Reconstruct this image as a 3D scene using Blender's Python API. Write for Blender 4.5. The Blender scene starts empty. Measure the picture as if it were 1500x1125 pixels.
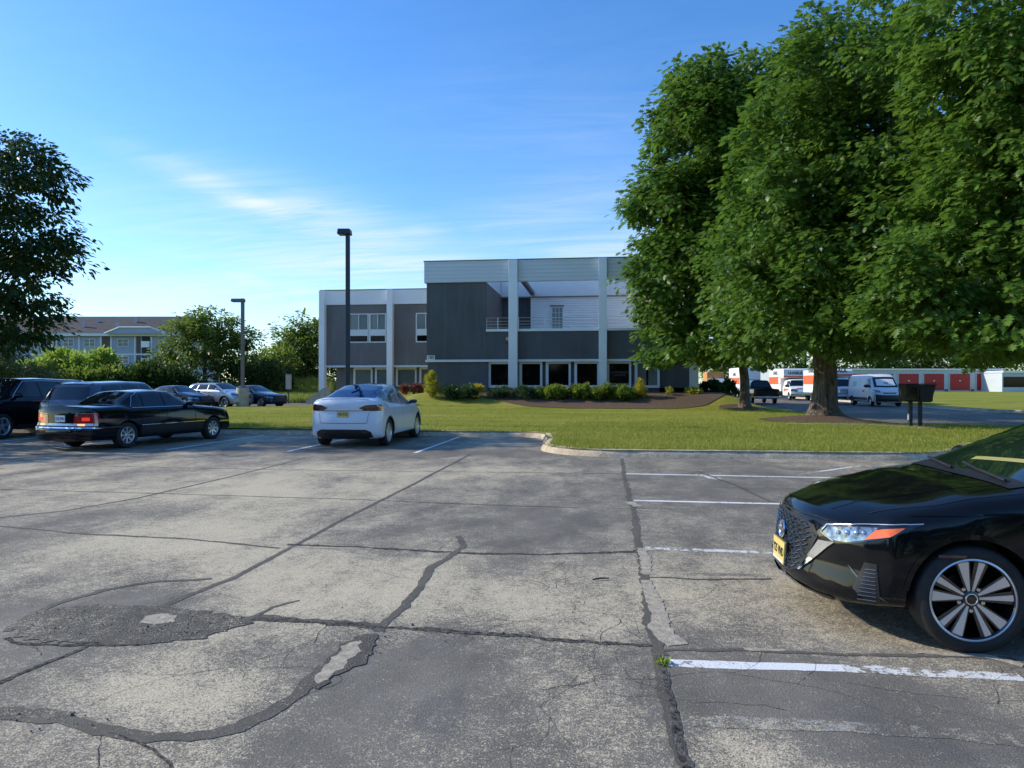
import bpy, bmesh, math, random
import numpy as np
from mathutils import Vector, Matrix
from mathutils.bvhtree import BVHTree
random.seed(7); rng = np.random.default_rng(11)
C = bpy.context.scene.collection
SC = bpy.context.scene
F = 1040.0; CH = 1.6; YAW = math.radians(7.0)
cy_, sy_ = math.cos(YAW), math.sin(YAW)
def W(px, d, z=0.0):
    """point at camera depth d seen in photo column px, height z (metres)"""
    xc = (px-750)/F*d
    return Vector((xc*cy_-d*sy_, d*cy_+xc*sy_, z))
def Zat(py, d): return CH-(py-562.5)/F*d
def onY(px, Y):
    k = (px-750)/F; t = Y/(cy_+k*sy_)
    return t*(k*cy_-sy_), t
def XZ(px, py, Y):
    x, d = onY(px, Y); return x, Zat(py, d)
# ---------------------------------------------------------------- object helpers
def tag(o, label=None, cat=None, group=None, kind=None):
    if label: o['label'] = label
    if cat: o['category'] = cat
    if group: o['group'] = group
    if kind: o['kind'] = kind
    return o
def thing(name, label, cat, loc=(0, 0, 0), rotz=0, group=None):
    o = bpy.data.objects.new(name, None); C.objects.link(o)
    o.location = loc; o.rotation_euler = (0, 0, rotz); o.empty_display_size = .2
    return tag(o, label, cat, group)
class MB:
    def __init__(s): s.v = []; s.f = []; s.m = []
    def add(s, vs, fs, m=0):
        b = len(s.v); s.v += [tuple(v) for v in vs]
        for f in fs: s.f.append(tuple(b+i for i in f)); s.m.append(m)
        return s
    def box(s, x0, x1, y0, y1, z0, z1, m=0, M=None):
        vs = [(x0,y0,z0),(x1,y0,z0),(x1,y1,z0),(x0,y1,z0),(x0,y0,z1),(x1,y0,z1),(x1,y1,z1),(x0,y1,z1)]
        if M is not None: vs = [M @ Vector(v) for v in vs]
        return s.add(vs, [(0,3,2,1),(4,5,6,7),(0,1,5,4),(1,2,6,5),(2,3,7,6),(3,0,4,7)], m)
    def quad(s, a, b, c, d, m=0): return s.add([a,b,c,d], [(0,1,2,3)], m)
    def prism(s, poly, axis, a0, a1, m=0):
        """poly 2D extruded along axis 'x','y','z'"""
        def p(u, v, w): return {'y': (u, w, v), 'x': (w, u, v), 'z': (u, v, w)}[axis]
        n = len(poly); vs = [p(u, v, a0) for u, v in poly]+[p(u, v, a1) for u, v in poly]
        fs = [tuple(range(n))[::-1], tuple(range(n, 2*n))]
        fs += [(i, (i+1) % n, n+(i+1) % n, n+i) for i in range(n)]
        return s.add(vs, fs, m)
    def tube(s, pts, rad, n=8, m=0, cap=True):
        pts = [Vector(p) for p in pts]; rad = rad if hasattr(rad, '__len__') else [rad]*len(pts)
        vs = []; up = Vector((0.13, .21, 1)).normalized()
        for i, p in enumerate(pts):
            t = (pts[min(i+1, len(pts)-1)]-pts[max(i-1, 0)]).normalized()
            a = t.cross(up)
            if a.length < .05: a = t.cross(Vector((1, 0, 0)))
            a.normalize(); b = t.cross(a)
            vs += [p+(a*math.cos(2*math.pi*k/n)+b*math.sin(2*math.pi*k/n))*rad[i] for k in range(n)]
        fs = [(i*n+k, i*n+(k+1) % n, (i+1)*n+(k+1) % n, (i+1)*n+k) for i in range(len(pts)-1) for k in range(n)]
        if cap: fs += [tuple(range(n))[::-1], tuple((len(pts)-1)*n+k for k in range(n))]
        return s.add(vs, fs, m)
    def lathe(s, prof, n=32, axis='y', m=0, close=False, c=(0, 0, 0)):
        """prof: (radius, offset along axis)"""
        vs = []
        for r, h in prof:
            for k in range(n):
                a = 2*math.pi*k/n; u, v = r*math.cos(a), r*math.sin(a)
                q = (u, h, v) if axis == 'y' else (u, v, h) if axis == 'z' else (h, u, v)
                vs.append((q[0]+c[0], q[1]+c[1], q[2]+c[2]))
        P = len(prof); rg = range(P) if close else range(P-1)
        fs = [(i*n+k, i*n+(k+1) % n, ((i+1) % P)*n+(k+1) % n, ((i+1) % P)*n+k) for i in rg for k in range(n)]
        return s.add(vs, fs, m)
    def build(s, name, mats, parent=None, smooth=None, bevel=0, fixn=True):
        me = bpy.data.meshes.new(name); me.from_pydata(s.v, [], s.f)
        for m in (mats if isinstance(mats, (list, tuple)) else [mats]): me.materials.append(m)
        me.polygons.foreach_set('material_index', s.m)
        if fixn:
            bm = bmesh.new(); bm.from_mesh(me); bmesh.ops.recalc_face_normals(bm, faces=bm.faces); bm.to_mesh(me); bm.free()
        if smooth: me.shade_smooth(); me.set_sharp_from_angle(angle=math.radians(smooth))
        o = bpy.data.objects.new(name, me); C.objects.link(o)
        if parent: o.parent = parent
        if bevel:
            b = o.modifiers.new('b', 'BEVEL'); b.width = bevel; b.segments = 2; b.limit_method = 'ANGLE'; b.angle_limit = .6
        return o
def npobj(name, v, f, mats, parent=None, smooth=None, midx=None):
    """v (N,3), f (M,k) numpy"""
    me = bpy.data.meshes.new(name); k = f.shape[1]
    me.vertices.add(len(v)); me.vertices.foreach_set('co', v.astype(np.float32).ravel())
    me.loops.add(f.size); me.loops.foreach_set('vertex_index', f.astype(np.int32).ravel())
    me.polygons.add(len(f)); me.polygons.foreach_set('loop_start', np.arange(0, f.size, k, dtype=np.int32))
    me.update(calc_edges=True); me.validate()
    for m in (mats if isinstance(mats, (list, tuple)) else [mats]): me.materials.append(m)
    if midx is not None: me.polygons.foreach_set('material_index', midx)
    if smooth: me.shade_smooth()
    o = bpy.data.objects.new(name, me); C.objects.link(o)
    if parent: o.parent = parent
    return o
def copy_thing(root, loc, rotz=None, label=None, name=None):
    r = root.copy(); C.objects.link(r); r.location = loc
    if rotz is not None: r.rotation_euler = (0, 0, rotz)
    if label: r['label'] = label
    for ch in list(root.children):
        c = ch.copy(); C.objects.link(c); c.parent = r
        for g in ch.children:
            d = g.copy(); C.objects.link(d); d.parent = c
    return r
# ---------------------------------------------------------------- materials
class NT:
    def __init__(s, name):
        s.mat = bpy.data.materials.new(name); s.mat.use_nodes = True
        s.t = s.mat.node_tree; s.t.nodes.clear()
        s.out = s.n('ShaderNodeOutputMaterial')
    def n(s, typ, **k):
        x = s.t.nodes.new(typ)
        for a, b in k.items(): setattr(x, a, b)
        return x
    def l(s, a, b): s.t.links.new(a, b)
    def set(s, inp, v):
        if isinstance(v, bpy.types.NodeSocket): s.l(v, inp)
        else: inp.default_value = (*v, 1) if isinstance(v, tuple) and len(v) == 3 and inp.type == 'RGBA' else v
    def coords(s, kind='Object'): return s.n('ShaderNodeTexCoord').outputs[kind]
    def geo(s): return s.n('ShaderNodeNewGeometry')
    def mapping(s, vec, scale=(1, 1, 1), rot=(0, 0, 0), loc=(0, 0, 0)):
        m = s.n('ShaderNodeMapping'); s.l(vec, m.inputs['Vector'])
        m.inputs['Scale'].default_value = scale; m.inputs['Rotation'].default_value = rot; m.inputs['Location'].default_value = loc
        return m.outputs[0]
    def noise(s, vec, scale, detail=4, rough=.55, dist=0):
        x = s.n('ShaderNodeTexNoise'); s.l(vec, x.inputs['Vector'])
        x.inputs['Scale'].default_value = scale; x.inputs['Detail'].default_value = detail
        x.inputs['Roughness'].default_value = rough; x.inputs['Distortion'].default_value = dist
        return x.outputs['Fac']
    def voro(s, vec, scale, feature='F1', out='Distance', rnd=1):
        x = s.n('ShaderNodeTexVoronoi', feature=feature); s.l(vec, x.inputs['Vector'])
        x.inputs['Scale'].default_value = scale; x.inputs['Randomness'].default_value = rnd
        return x.outputs[out]
    def ramp(s, fac, stops, interp='LINEAR'):
        r = s.n('ShaderNodeValToRGB'); s.l(fac, r.inputs[0]); r.color_ramp.interpolation = interp
        e = r.color_ramp.elements
        while len(e) < len(stops): e.new(.5)
        for i, (p, c) in enumerate(stops):
            e[i].position = p; e[i].color = (c, c, c, 1) if not hasattr(c, '__len__') else (*c, 1)
        return r.outputs[0]
    def mix(s, fac, a, b, mode='MIX'):
        m = s.n('ShaderNodeMix', data_type='RGBA', blend_type=mode)
        s.set(m.inputs[0], fac); s.set(m.inputs[6], a); s.set(m.inputs[7], b); return m.outputs[2]
    def math(s, op, a, b=0.0, clamp=False):
        m = s.n('ShaderNodeMath', operation=op, use_clamp=clamp); s.set(m.inputs[0], a); s.set(m.inputs[1], b); return m.outputs[0]
    def bump(s, h, strength=.3, dist=.01):
        b = s.n('ShaderNodeBump'); s.l(h, b.inputs['Height']); b.inputs['Strength'].default_value = strength
        b.inputs['Distance'].default_value = dist; return b.outputs[0]
    def bsdf(s, color, rough=.6, metal=0, spec=.5, normal=None, coat=0, **k):
        p = s.n('ShaderNodeBsdfPrincipled'); s.set(p.inputs['Base Color'], color); s.set(p.inputs['Roughness'], rough)
        p.inputs['Metallic'].default_value = metal; s.set(p.inputs['Specular IOR Level'], spec)
        p.inputs['Coat Weight'].default_value = coat; p.inputs['Coat Roughness'].default_value = .03
        if normal is not None: s.l(normal, p.inputs['Normal'])
        for a, b in k.items(): s.set(p.inputs[a.replace('_', ' ')], b)
        return p
    def done(s, p): s.l(p.outputs[0], s.out.inputs[0]); return s.mat
def flat(name, col, rough=.6, var=.12, vscale=3.0, metal=0, spec=.5, coat=0, bumpy=0, **k):
    t = NT(name); c = t.coords(); n = t.noise(c, vscale, 5)
    a = tuple(x*(1-var) for x in col); b = tuple(min(1, x*(1+var)) for x in col)
    nm = t.bump(t.noise(c, bumpy, 3), .25, .01) if bumpy else None
    return t.done(t.bsdf(t.ramp(n, [(.3, a), (.7, b)]), rough, metal, spec, nm, coat, **k))
M = {}
def mats():
    M['black_paint'] = flat('black_paint', (.004, .0045, .006), .07, .1, 2, spec=.42)
    M['white_paint'] = flat('white_car_paint', (.66, .69, .73), .3, .02, 1.5, coat=.6)
    M['grey_paint'] = flat('grey_car_paint', (.085, .10, .14), .25, .03, 2, coat=.5, metal=.3)
    M['silver_paint'] = flat('silver_blue_paint', (.42, .47, .54), .3, .03, 2, coat=1, metal=.5)
    M['navy_paint'] = flat('navy_paint', (.012, .022, .045), .15, .1, 2, coat=.3)
    M['truck_white'] = flat('truck_white', (.78, .78, .78), .4, .04, 2)
    M['orange'] = flat('orange_vinyl', (.75, .12, .02), .45, .1, 3)
    M['glass'] = flat('dark_tinted_glass', (.006, .008, .010), .02, .2, 2, spec=.8)
    M['rubber'] = flat('tyre_rubber', (.018, .018, .018), .75, .3, 20)
    M['plastic'] = flat('black_plastic', (.014, .014, .015), .45, .2, 8)
    M['gloss_black'] = flat('gloss_black_trim', (.006, .006, .007), .12, .1, 5, coat=1)
    M['gap'] = flat('panel_gap', (.002, .002, .002), .8, .1, 5)
    M['chrome'] = flat('chrome', (.85, .86, .88), .08, .03, 5, metal=1)
    M['alloy'] = flat('silver_alloy', (.62, .63, .65), .3, .05, 8, metal=.8)
    M['machined'] = flat('machined_alloy', (.75, .75, .76), .28, .05, 8, metal=.7)
    M['red_lens'] = flat('red_lens', (.45, .008, .012), .12, .15, 12, coat=1)
    M['smoke_lens'] = flat('smoked_lens', (.05, .012, .015), .08, .3, 12, coat=1)
    M['amber_lens'] = flat('amber_lens', (1.0, .17, .02), .12, .15, 30, coat=1)
    M['clear_lens'] = flat('clear_lens', (.22, .24, .26), .05, .85, 26, coat=1, metal=.7)
    M['plate_yellow'] = flat('plate_yellow', (.62, .48, .15), .45, .08, 8)
    M['plate_white'] = flat('plate_white', (.72, .74, .76), .45, .05, 8)
    M['ink'] = flat('plate_ink', (.015, .015, .018), .6, .1, 8)
    M['white_trim'] = flat('white_trim', (.72, .73, .73), .5, .05, .9)
    M['concrete'] = flat('concrete', (.48, .40, .30), .9, .25, 3, bumpy=40)
    M['pole'] = flat('bronze_pole', (.035, .037, .042), .45, .2, 2)
    M['pole_grey'] = flat('weathered_pole', (.20, .17, .15), .6, .2, 2)
    M['win_glass'] = flat('window_glass', (.02, .05, .08), .04, .3, .6, spec=.8)
    M['win_dark'] = flat('dark_window_glass', (.003, .0035, .004), .05, .4, .6, spec=.18)
    M['blind_glass'] = flat('blind_behind_glass', (.14, .16, .16), .15, .1, 1.5, spec=.8)
    M['red_door'] = None
    # stucco
    def stucco(name, col):
        t = NT(name); c = t.coords()
        big = t.noise(c, .35, 6, .6); fine = t.noise(c, 45, 3)
        streak = t.noise(t.mapping(c, (2.2, 2.2, .22)), 1.4, 5, .6)
        col1 = t.mix(t.ramp(big, [(.3, 0), (.75, 1)]), tuple(x*.84 for x in col), tuple(x*1.14 for x in col))
        col2 = t.mix(t.ramp(streak, [(.52, 0), (.8, .35)]), col1, tuple(min(1, x*1.7+.02) for x in col))
        return t.done(t.bsdf(col2, .9, 0, .25, t.bump(fine, .35, .01)))
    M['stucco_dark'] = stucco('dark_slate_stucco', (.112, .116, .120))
    M['stucco_lit'] = stucco('lit_stucco', (.185, .170, .166))  # left wing's extra light painted in as lighter, browner stucco
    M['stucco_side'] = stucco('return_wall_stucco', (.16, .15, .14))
    def panel(name, col, pitch, depth=.012, rough=.4, metal=0.0, axis=2):
        t = NT(name); c = t.coords(); sp = t.n('ShaderNodeSeparateXYZ'); t.l(c, sp.inputs[0])
        fr = t.math('FRACT', t.math('MULTIPLY', sp.outputs[axis], 1/pitch))
        h = t.ramp(fr, [(0, 0), (.12, 1), (.85, 1), (1, 0)])
        var = t.noise(t.mapping(c, (.5, .5, 2)), 1.2, 5)
        cc = t.mix(t.ramp(var, [(.3, 0), (.7, 1)]), tuple(x*.93 for x in col), col)
        cc = t.mix(t.math('MULTIPLY', t.math('SUBTRACT', 1, h), .35), cc, tuple(x*.45 for x in col))
        return t.done(t.bsdf(cc, rough, metal, .5, t.bump(h, .8, depth)))
    M['siding'] = panel('white_corrugated_siding', (.78, .79, .80), .17, .02, .35, .25)
    M['fascia'] = panel('white_ribbed_fascia', (.66, .68, .70), .24, .006, .4, .1)
    M['smooth_white'] = flat('smooth_white_metal', (.72, .73, .74), .3, .05, .7, metal=.2)
    M['fascia_lit'] = flat('pale_fascia', (.88, .85, .84), .5, .06, .5)  # brighter fascia white, the left wing's stronger light painted in
    M['red_door'] = panel('red_roller_door', (.50, .022, .018), .14, .015, .5)
    M['grey_metal'] = panel('pale_metal_wall', (.55, .60, .63), .3, .01, .5, 0, 0)
    M['lap'] = panel('lilac_lap_siding', (.42, .42, .50), .2, .015, .7)
    M['shingle'] = flat('brown_shingles', (.062, .056, .060), .95, .3, 1.6, bumpy=12)
    # asphalt
    def asphalt(name, worn=.5, bias=0.0, paint=None, dark=1.0, attr=True, sat=1.0, bstr=.6, bdist=.012):
        t = NT(name); c = t.geo().outputs['Position']
        big = t.noise(t.mapping(c, (1, .45, 1), (0, 0, .12)), .42, 5, .6, .5)
        med = t.noise(t.mapping(c, (1, .6, 1)), 1.7, 6, .62)
        grain = t.noise(c, 85, 2, .7); agg = t.voro(c, 70); grit = t.math('ADD', t.math('ADD', t.math('MULTIPLY', t.noise(c, 110, 2, .7), .42), t.math('MULTIPLY', t.noise(c, 36, 3, .8), .33)), t.math('MULTIPLY', t.noise(c, 8, 5, .8), .25))
        m = t.math('ADD', t.math('MULTIPLY', big, .62), t.math('MULTIPLY', med, .38))
        m = t.math('ADD', m, bias)
        if attr:
            a = t.n('ShaderNodeAttribute'); a.attribute_name = 'worn'
            m = t.math('ADD', m, a.outputs['Fac'])
        w = t.ramp(m, [(.38, 0), (.74, 1)])
        # speckled wear: fine grit decides where the seal coat has worn off
        thr = t.math('ADD', t.math('MULTIPLY', w, 1.15), t.math('SUBTRACT', t.math('MULTIPLY', grit, 6.5), 3.42))
        sp = t.math('MULTIPLY', t.ramp(thr, [(.18, 0), (.75, 1)]), .92)
        seal = t.mix(t.ramp(med, [(.35, 0), (.7, 1)]), tuple(x*dark for x in (.142, .126, .103)), tuple(x*dark for x in (.235, .208, .168)))
        beige = t.mix(agg, (.78, .65, .44), (.52, .44, .31))
        col = t.mix(sp, seal, beige)
        col = t.mix(t.ramp(grain, [(.30, .55), (.5, 0)]), col, tuple(x*.45 for x in (.12, .11, .1)), 'MIX')
        pock = t.ramp(t.voro(c, 9, out='Distance'), [(.0, 1), (.06, 0)])
        col = t.mix(t.math('MULTIPLY', pock, .75), col, (.03, .03, .03))
        stain = t.ramp(t.noise(c, .9, 3, .5, 1.2), [(.60, 0), (.72, 1)])
        col = t.mix(t.math('MULTIPLY', stain, .30), col, (.075, .075, .08))
        rough = .85
        if paint:
            pm = t.math('ADD', t.math('MULTIPLY', t.noise(c, 14, 5, .75), .75), t.math('MULTIPLY', t.noise(c, 1.4, 3), .45))
            pm = t.ramp(pm, [(paint[0], 1), (paint[0]+.05, 0)])
            col = t.mix(t.math('MULTIPLY', pm, paint[1]), col, (.80, .80, .78))
        h = t.math('ADD', t.math('MULTIPLY', grain, .5), t.math('MULTIPLY', grit, .8))
        return t.done(t.bsdf(col, rough, 0, .3, t.bump(h, bstr, bdist)))
    M['asphalt'] = asphalt('worn_asphalt')
    M['line_fresh'] = asphalt('white_parking_paint', attr=False, paint=(.66, .95))
    M['line_worn'] = asphalt('worn_parking_paint', attr=False, paint=(.58, .8))
    M['line_ghost'] = asphalt('ghost_parking_paint', attr=False, paint=(.52, .17))
    M['road'] = asphalt('road_asphalt', bias=-.12, dark=.8, attr=False)
    t = NT('crack_gap'); c = t.geo().outputs['Position']; n = t.noise(c, 24, 5, .7)
    M['crackgap'] = t.done(t.bsdf(t.ramp(n, [(.35, (.02, .018, .017)), (.62, (.17, .155, .135))]), .95, 0, .1, t.bump(n, 1, .03)))
    M['patch_pale'] = t = NT('pale_patch'); c = t.geo().outputs['Position']; n = t.noise(c, 16, 5, .7)
    M['patch_pale'] = t.done(t.bsdf(t.ramp(n, [(.3, (.26, .22, .17)), (.65, (.50, .44, .34))]), .9, 0, .2, t.bump(n, .6, .02)))
    M['tar'] = asphalt('sealed_crack', bias=-.30, dark=.62, attr=False)
    M['rubble'] = asphalt('broken_patch', bias=-.10, dark=.66, attr=False, bstr=1.0, bdist=.03)
    # kerb
    t = NT('kerb_concrete'); c = t.geo().outputs['Position']; n = t.noise(c, 3.5, 6, .7); n2 = t.noise(c, 30, 3)
    M['kerb'] = t.done(t.bsdf(t.mix(t.ramp(n2, [(.4, 0), (.7, .6)]), t.ramp(n, [(.3, (.38, .29, .19)), (.7, (.80, .65, .46))]), (.22, .19, .15)), .95, 0, .2, t.bump(n2, .7, .02)))
    # lawn
    def lawn(name, g1, g2, dry, k=.45):
        t = NT(name); c = t.geo().outputs['Position']
        big = t.noise(t.mapping(c, (.5, 1.3, 1)), .35, 5, .6, .6); med = t.noise(c, 2.2, 5, .65); fine = t.noise(t.mapping(c, (1, .6, 1)), 30, 4, .8)
        col = t.mix(t.ramp(med, [(.3, 0), (.7, 1)]), g1, g2)
        col = t.mix(t.math('MULTIPLY', t.ramp(big, [(.42, 0), (.68, 1)]), k), col, dry)
        col = t.mix(t.ramp(fine, [(.35, .6), (.6, 0)]), col, tuple(x*.35 for x in g1))
        return t.done(t.bsdf(col, .95, 0, .04, t.bump(fine, 1, .05)))
    M['lawn'] = lawn('lawn_grass', (.20, .245, .03), (.36, .385, .055), (.52, .43, .12), .75)
    M['wild'] = lawn('rough_grass', (.10, .17, .03), (.20, .27, .05), (.3, .3, .08), .3)
    t = NT('mulch'); c = t.geo().outputs['Position']; n = t.noise(c, 14, 5, .75)
    M['mulch'] = t.done(t.bsdf(t.ramp(n, [(.3, (.05, .036, .028)), (.7, (.24, .165, .115))]), .95, 0, .1, t.bump(n, 1, .05)))
    # bark
    def bark(name, a, b):
        t = NT(name); c = t.coords(); n = t.noise(t.mapping(c, (1, 1, .18)), 11, 5, .7, .4); m2 = t.noise(c, 1.5, 3)
        col = t.mix(t.ramp(m2, [(.45, 0), (.7, .5)]), t.ramp(n, [(.35, a), (.65, b)]), (.12, .12, .07))
        return t.done(t.bsdf(col, .95, 0, .15, t.bump(n, 1, .08)))
    M['bark'] = bark('oak_bark', (.035, .028, .022), (.24, .19, .14))
    # leaves
    def leaf(name, a, b, trans=.35, spec=.35, rough=.45):
        t = NT(name); g = t.geo(); n = t.noise(g.outputs['Position'], .5, 3)
        r = g.outputs['Random Per Island']
        col = t.mix(r, a, b); col = t.mix(t.ramp(n, [(.35, .35), (.65, 0)]), col, tuple(x*.6 for x in a))
        p = t.bsdf(col, rough, 0, spec); tr = t.n('ShaderNodeBsdfTranslucent')
        t.l(t.mix(.5, col, tuple(min(1, x*1.8) for x in b)), tr.inputs[0])
        mx = t.n('ShaderNodeMixShader'); mx.inputs[0].default_value = trans
        t.l(p.outputs[0], mx.inputs[1]); t.l(tr.outputs[0], mx.inputs[2]); t.l(mx.outputs[0], t.out.inputs[0]); return t.mat
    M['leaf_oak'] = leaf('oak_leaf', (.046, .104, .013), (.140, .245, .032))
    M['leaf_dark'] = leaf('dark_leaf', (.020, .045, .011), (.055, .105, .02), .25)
    M['leaf_mid'] = leaf('mid_leaf', (.09, .15, .02), (.20, .27, .04), .4)
    M['leaf_lime'] = leaf('lime_leaf', (.18, .28, .03), (.34, .44, .07), .4)
    M['leaf_yellow'] = leaf('yellow_leaf', (.40, .36, .03), (.62, .52, .05), .3)
    M['leaf_yg'] = leaf('yellow_green_leaf', (.20, .24, .02), (.48, .44, .05), .3)
    M['leaf_juniper'] = leaf('juniper_leaf', (.03, .07, .028), (.07, .14, .05), .2)
    M['leaf_red'] = leaf('red_leaf', (.16, .045, .035), (.28, .10, .07), .2)
    M['grass_blade'] = leaf('grass_blade', (.15, .20, .03), (.38, .38, .075), .3, .15)
    M['grass_tall'] = leaf('tall_grass_blade', (.16, .24, .04), (.32, .36, .08), .35, .2)
mats()
# ================================================================ camera, sky, sun
cam = bpy.data.objects.new('camera', bpy.data.cameras.new('camera')); C.objects.link(cam)
cam.data.sensor_width = 36; cam.data.lens = F/1500*36; cam.data.clip_end = 6000; cam.data.clip_start = .05
cam.location = (0, 0, CH); cam.rotation_euler = (math.pi/2, 0, YAW); SC.camera = cam
SC.view_settings.view_transform = 'Standard'; SC.view_settings.look = 'None'; SC.view_settings.exposure = 0
SUN_EL = math.radians(29)
# sun stands to the left and a little beyond the picture plane
sd = Vector((-math.cos(math.radians(15)), math.sin(math.radians(15)), 0))   # camera frame, towards the sun
sd = Vector((sd.x*cy_-sd.y*sy_, sd.x*sy_+sd.y*cy_, 0))
sdir = Vector((sd.x*math.cos(SUN_EL), sd.y*math.cos(SUN_EL), math.sin(SUN_EL)))
sl = bpy.data.lights.new('sun', 'SUN'); sl.energy = 5.0; sl.angle = math.radians(.5); sl.color = (1, .93, .78)
so = bpy.data.objects.new('sun', sl); C.objects.link(so); so.rotation_euler = sdir.to_track_quat('Z', 'Y').to_euler(); so.location = (-30, 20, 40)
w = bpy.data.worlds.new('World'); SC.world = w; w.use_nodes = True
nt = w.node_tree; nt.nodes.clear()
def wn(t, **k):
    x = nt.nodes.new(t)
    for a, b in k.items(): setattr(x, a, b)
    return x
sky = wn('ShaderNodeTexSky', sky_type='NISHITA'); sky.sun_disc = False; sky.sun_elevation = SUN_EL
sky.sun_rotation = math.atan2(sdir.x, sdir.y); sky.air_density = 1.0; sky.dust_density = .35; sky.ozone_density = 2.2; sky.altitude = 50
tc = wn('ShaderNodeTexCoord'); sep = wn('ShaderNodeSeparateXYZ'); nt.links.new(tc.outputs['Generated'], sep.inputs[0])
def wm(op, a, b=0.0, clamp=False):
    m = wn('ShaderNodeMath', operation=op, use_clamp=clamp)
    for i, v in enumerate((a, b)):
        if isinstance(v, bpy.types.NodeSocket): nt.links.new(v, m.inputs[i])
        else: m.inputs[i].default_value = v
    return m.outputs[0]
zz = wm('ADD', wm('MAXIMUM', sep.outputs[2], 0.0), .12)
cmb = wn('ShaderNodeCombineXYZ'); nt.links.new(wm('DIVIDE', sep.outputs[0], zz), cmb.inputs[0]); nt.links.new(wm('DIVIDE', sep.outputs[1], zz), cmb.inputs[1])
mp = wn('ShaderNodeMapping'); nt.links.new(cmb.outputs[0], mp.inputs[0]); mp.inputs['Rotation'].default_value = (0, 0, math.radians(38)); mp.inputs['Scale'].default_value = (.5, 2.2, 1)
mp.inputs['Location'].default_value = (.9, .35, 0)
def wnoise(scale, det, rough, dist):
    n = wn('ShaderNodeTexNoise'); nt.links.new(mp.outputs[0], n.inputs[0]); n.inputs['Scale'].default_value = scale
    n.inputs['Detail'].default_value = det; n.inputs['Roughness'].default_value = rough; n.inputs['Distortion'].default_value = dist; return n.outputs['Fac']
n1 = wnoise(.8, 8, .6, .9); n2 = wnoise(2.6, 9, .68, 1.4)
cl = wm('ADD', wm('MULTIPLY', n1, .5), wm('MULTIPLY', n2, .55))
rp = wn('ShaderNodeValToRGB'); nt.links.new(cl, rp.inputs[0]); e = rp.color_ramp.elements
e[0].position = .42; e[0].color = (0, 0, 0, 1); e[1].position = .66; e[1].color = (1, 1, 1, 1)
# direction mask: cirrus gathers low, around the building's left, thins out overhead
def gauss(px, py, sx, sy, amp, rot=0.0):
    v = Vector(((px-750)/F, 1, (562.5-py)/F)).normalized(); v = Vector((v.x*cy_-v.y*sy_, v.y*cy_+v.x*sy_, v.z))
    az = math.atan2(v.x, v.y); el = math.asin(v.z)
    A = wm('ARCTAN2', sep.outputs[0], sep.outputs[1]); E = wm('ARCSINE', sep.outputs[2])
    dA = wm('SUBTRACT', A, az); dE = wm('SUBTRACT', E, el); cr, sr = math.cos(math.radians(rot)), math.sin(math.radians(rot))
    a = wm('DIVIDE', wm('SUBTRACT', wm('MULTIPLY', dA, cr), wm('MULTIPLY', dE, sr)), sx/F); b = wm('DIVIDE', wm('ADD', wm('MULTIPLY', dA, sr), wm('MULTIPLY', dE, cr)), sy/F)
    r = wm('ADD', wm('MULTIPLY', a, a), wm('MULTIPLY', b, b))
    return wm('MULTIPLY', wm('EXPONENT', wm('MULTIPLY', r, -1.0)), amp)
mk = gauss(380, 300, 130, 20, 1.1, 17)
for g in [(340, 285, 70, 14, .9, 17), (480, 330, 170, 36, 1.0, 12), (590, 345, 80, 26, .65, 0), (560, 400, 330, 60, .8, 8), (800, 330, 180, 60, .35, -14), (440, 440, 380, 50, .75, 0), (370, 412, 50, 12, 1.0, 10), (440, 425, 50, 14, 1.0, 6), (950, 170, 260, 60, .14), (930, 370, 180, 40, .7)]:
    mk = wm('MAXIMUM', mk, gauss(*g))
cf = wm('MULTIPLY', wm('ADD', wm('MULTIPLY', rp.outputs[0], .75), .20), wm('ADD', mk, .04), True)
mixc = wn('ShaderNodeMix', data_type='RGBA'); nt.links.new(cf, mixc.inputs[0])
hs = wn('ShaderNodeHueSaturation'); hs.inputs['Saturation'].default_value = 1.28; hs.inputs['Value'].default_value = 1.38
nt.links.new(sky.outputs[0], hs.inputs['Color'])
tint = wn('ShaderNodeMix', data_type='RGBA', blend_type='MULTIPLY'); tint.inputs[0].default_value = 1; nt.links.new(hs.outputs[0], tint.inputs[6]); tint.inputs[7].default_value = (.84, .98, 1.16, 1)
nt.links.new(tint.outputs[2], mixc.inputs[6]); mixc.inputs[7].default_value = (6.2, 6.8, 7.4, 1)
bg = wn('ShaderNodeBackground'); bg.inputs[1].default_value = .15; nt.links.new(mixc.outputs[2], bg.inputs[0])
wo = wn('ShaderNodeOutputWorld'); nt.links.new(bg.outputs[0], wo.inputs[0])
SC.cycles.max_bounces = 8; SC.cycles.transparent_max_bounces = 8

# ================================================================ terrain
def sm(a, b, x):
    t = min(1, max(0, (x-a)/(b-a))); return t*t*(3-2*t)
def H(x, y):
    """lawn height"""
    h = .15+.10*sm(17, 30, y)+.04*math.sin(x*.35)*math.cos(y*.3)*sm(18, 24, y)
    h += .80*sm(38.8, 43.6, y)*sm(-13, -11, x)*(1-sm(7, 10, x))
    h += .95*sm(52, 57.5, y)*sm(-22.6, -21.2, x)*(1-sm(-13, -11, x))
    if x > 10: h = min(h, .15+.02*max(0, 0)) if y > 26 and x < 22 else h
    if x > 20: h = .13+.35*sm(45, 90, y)+.15*sm(22, 40, x)
    if 8.2 < x < 11 : h = h*(1-sm(8.6, 10.6, x))+.13*sm(8.6, 10.6, x)
    if y < 18 and x > 6: h = min(h, .15)
    h += .16*math.exp(-(((x-8.6)**2+(y-28.6)**2)/1.6**2))     # root mound of the big oak
    return h
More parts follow.
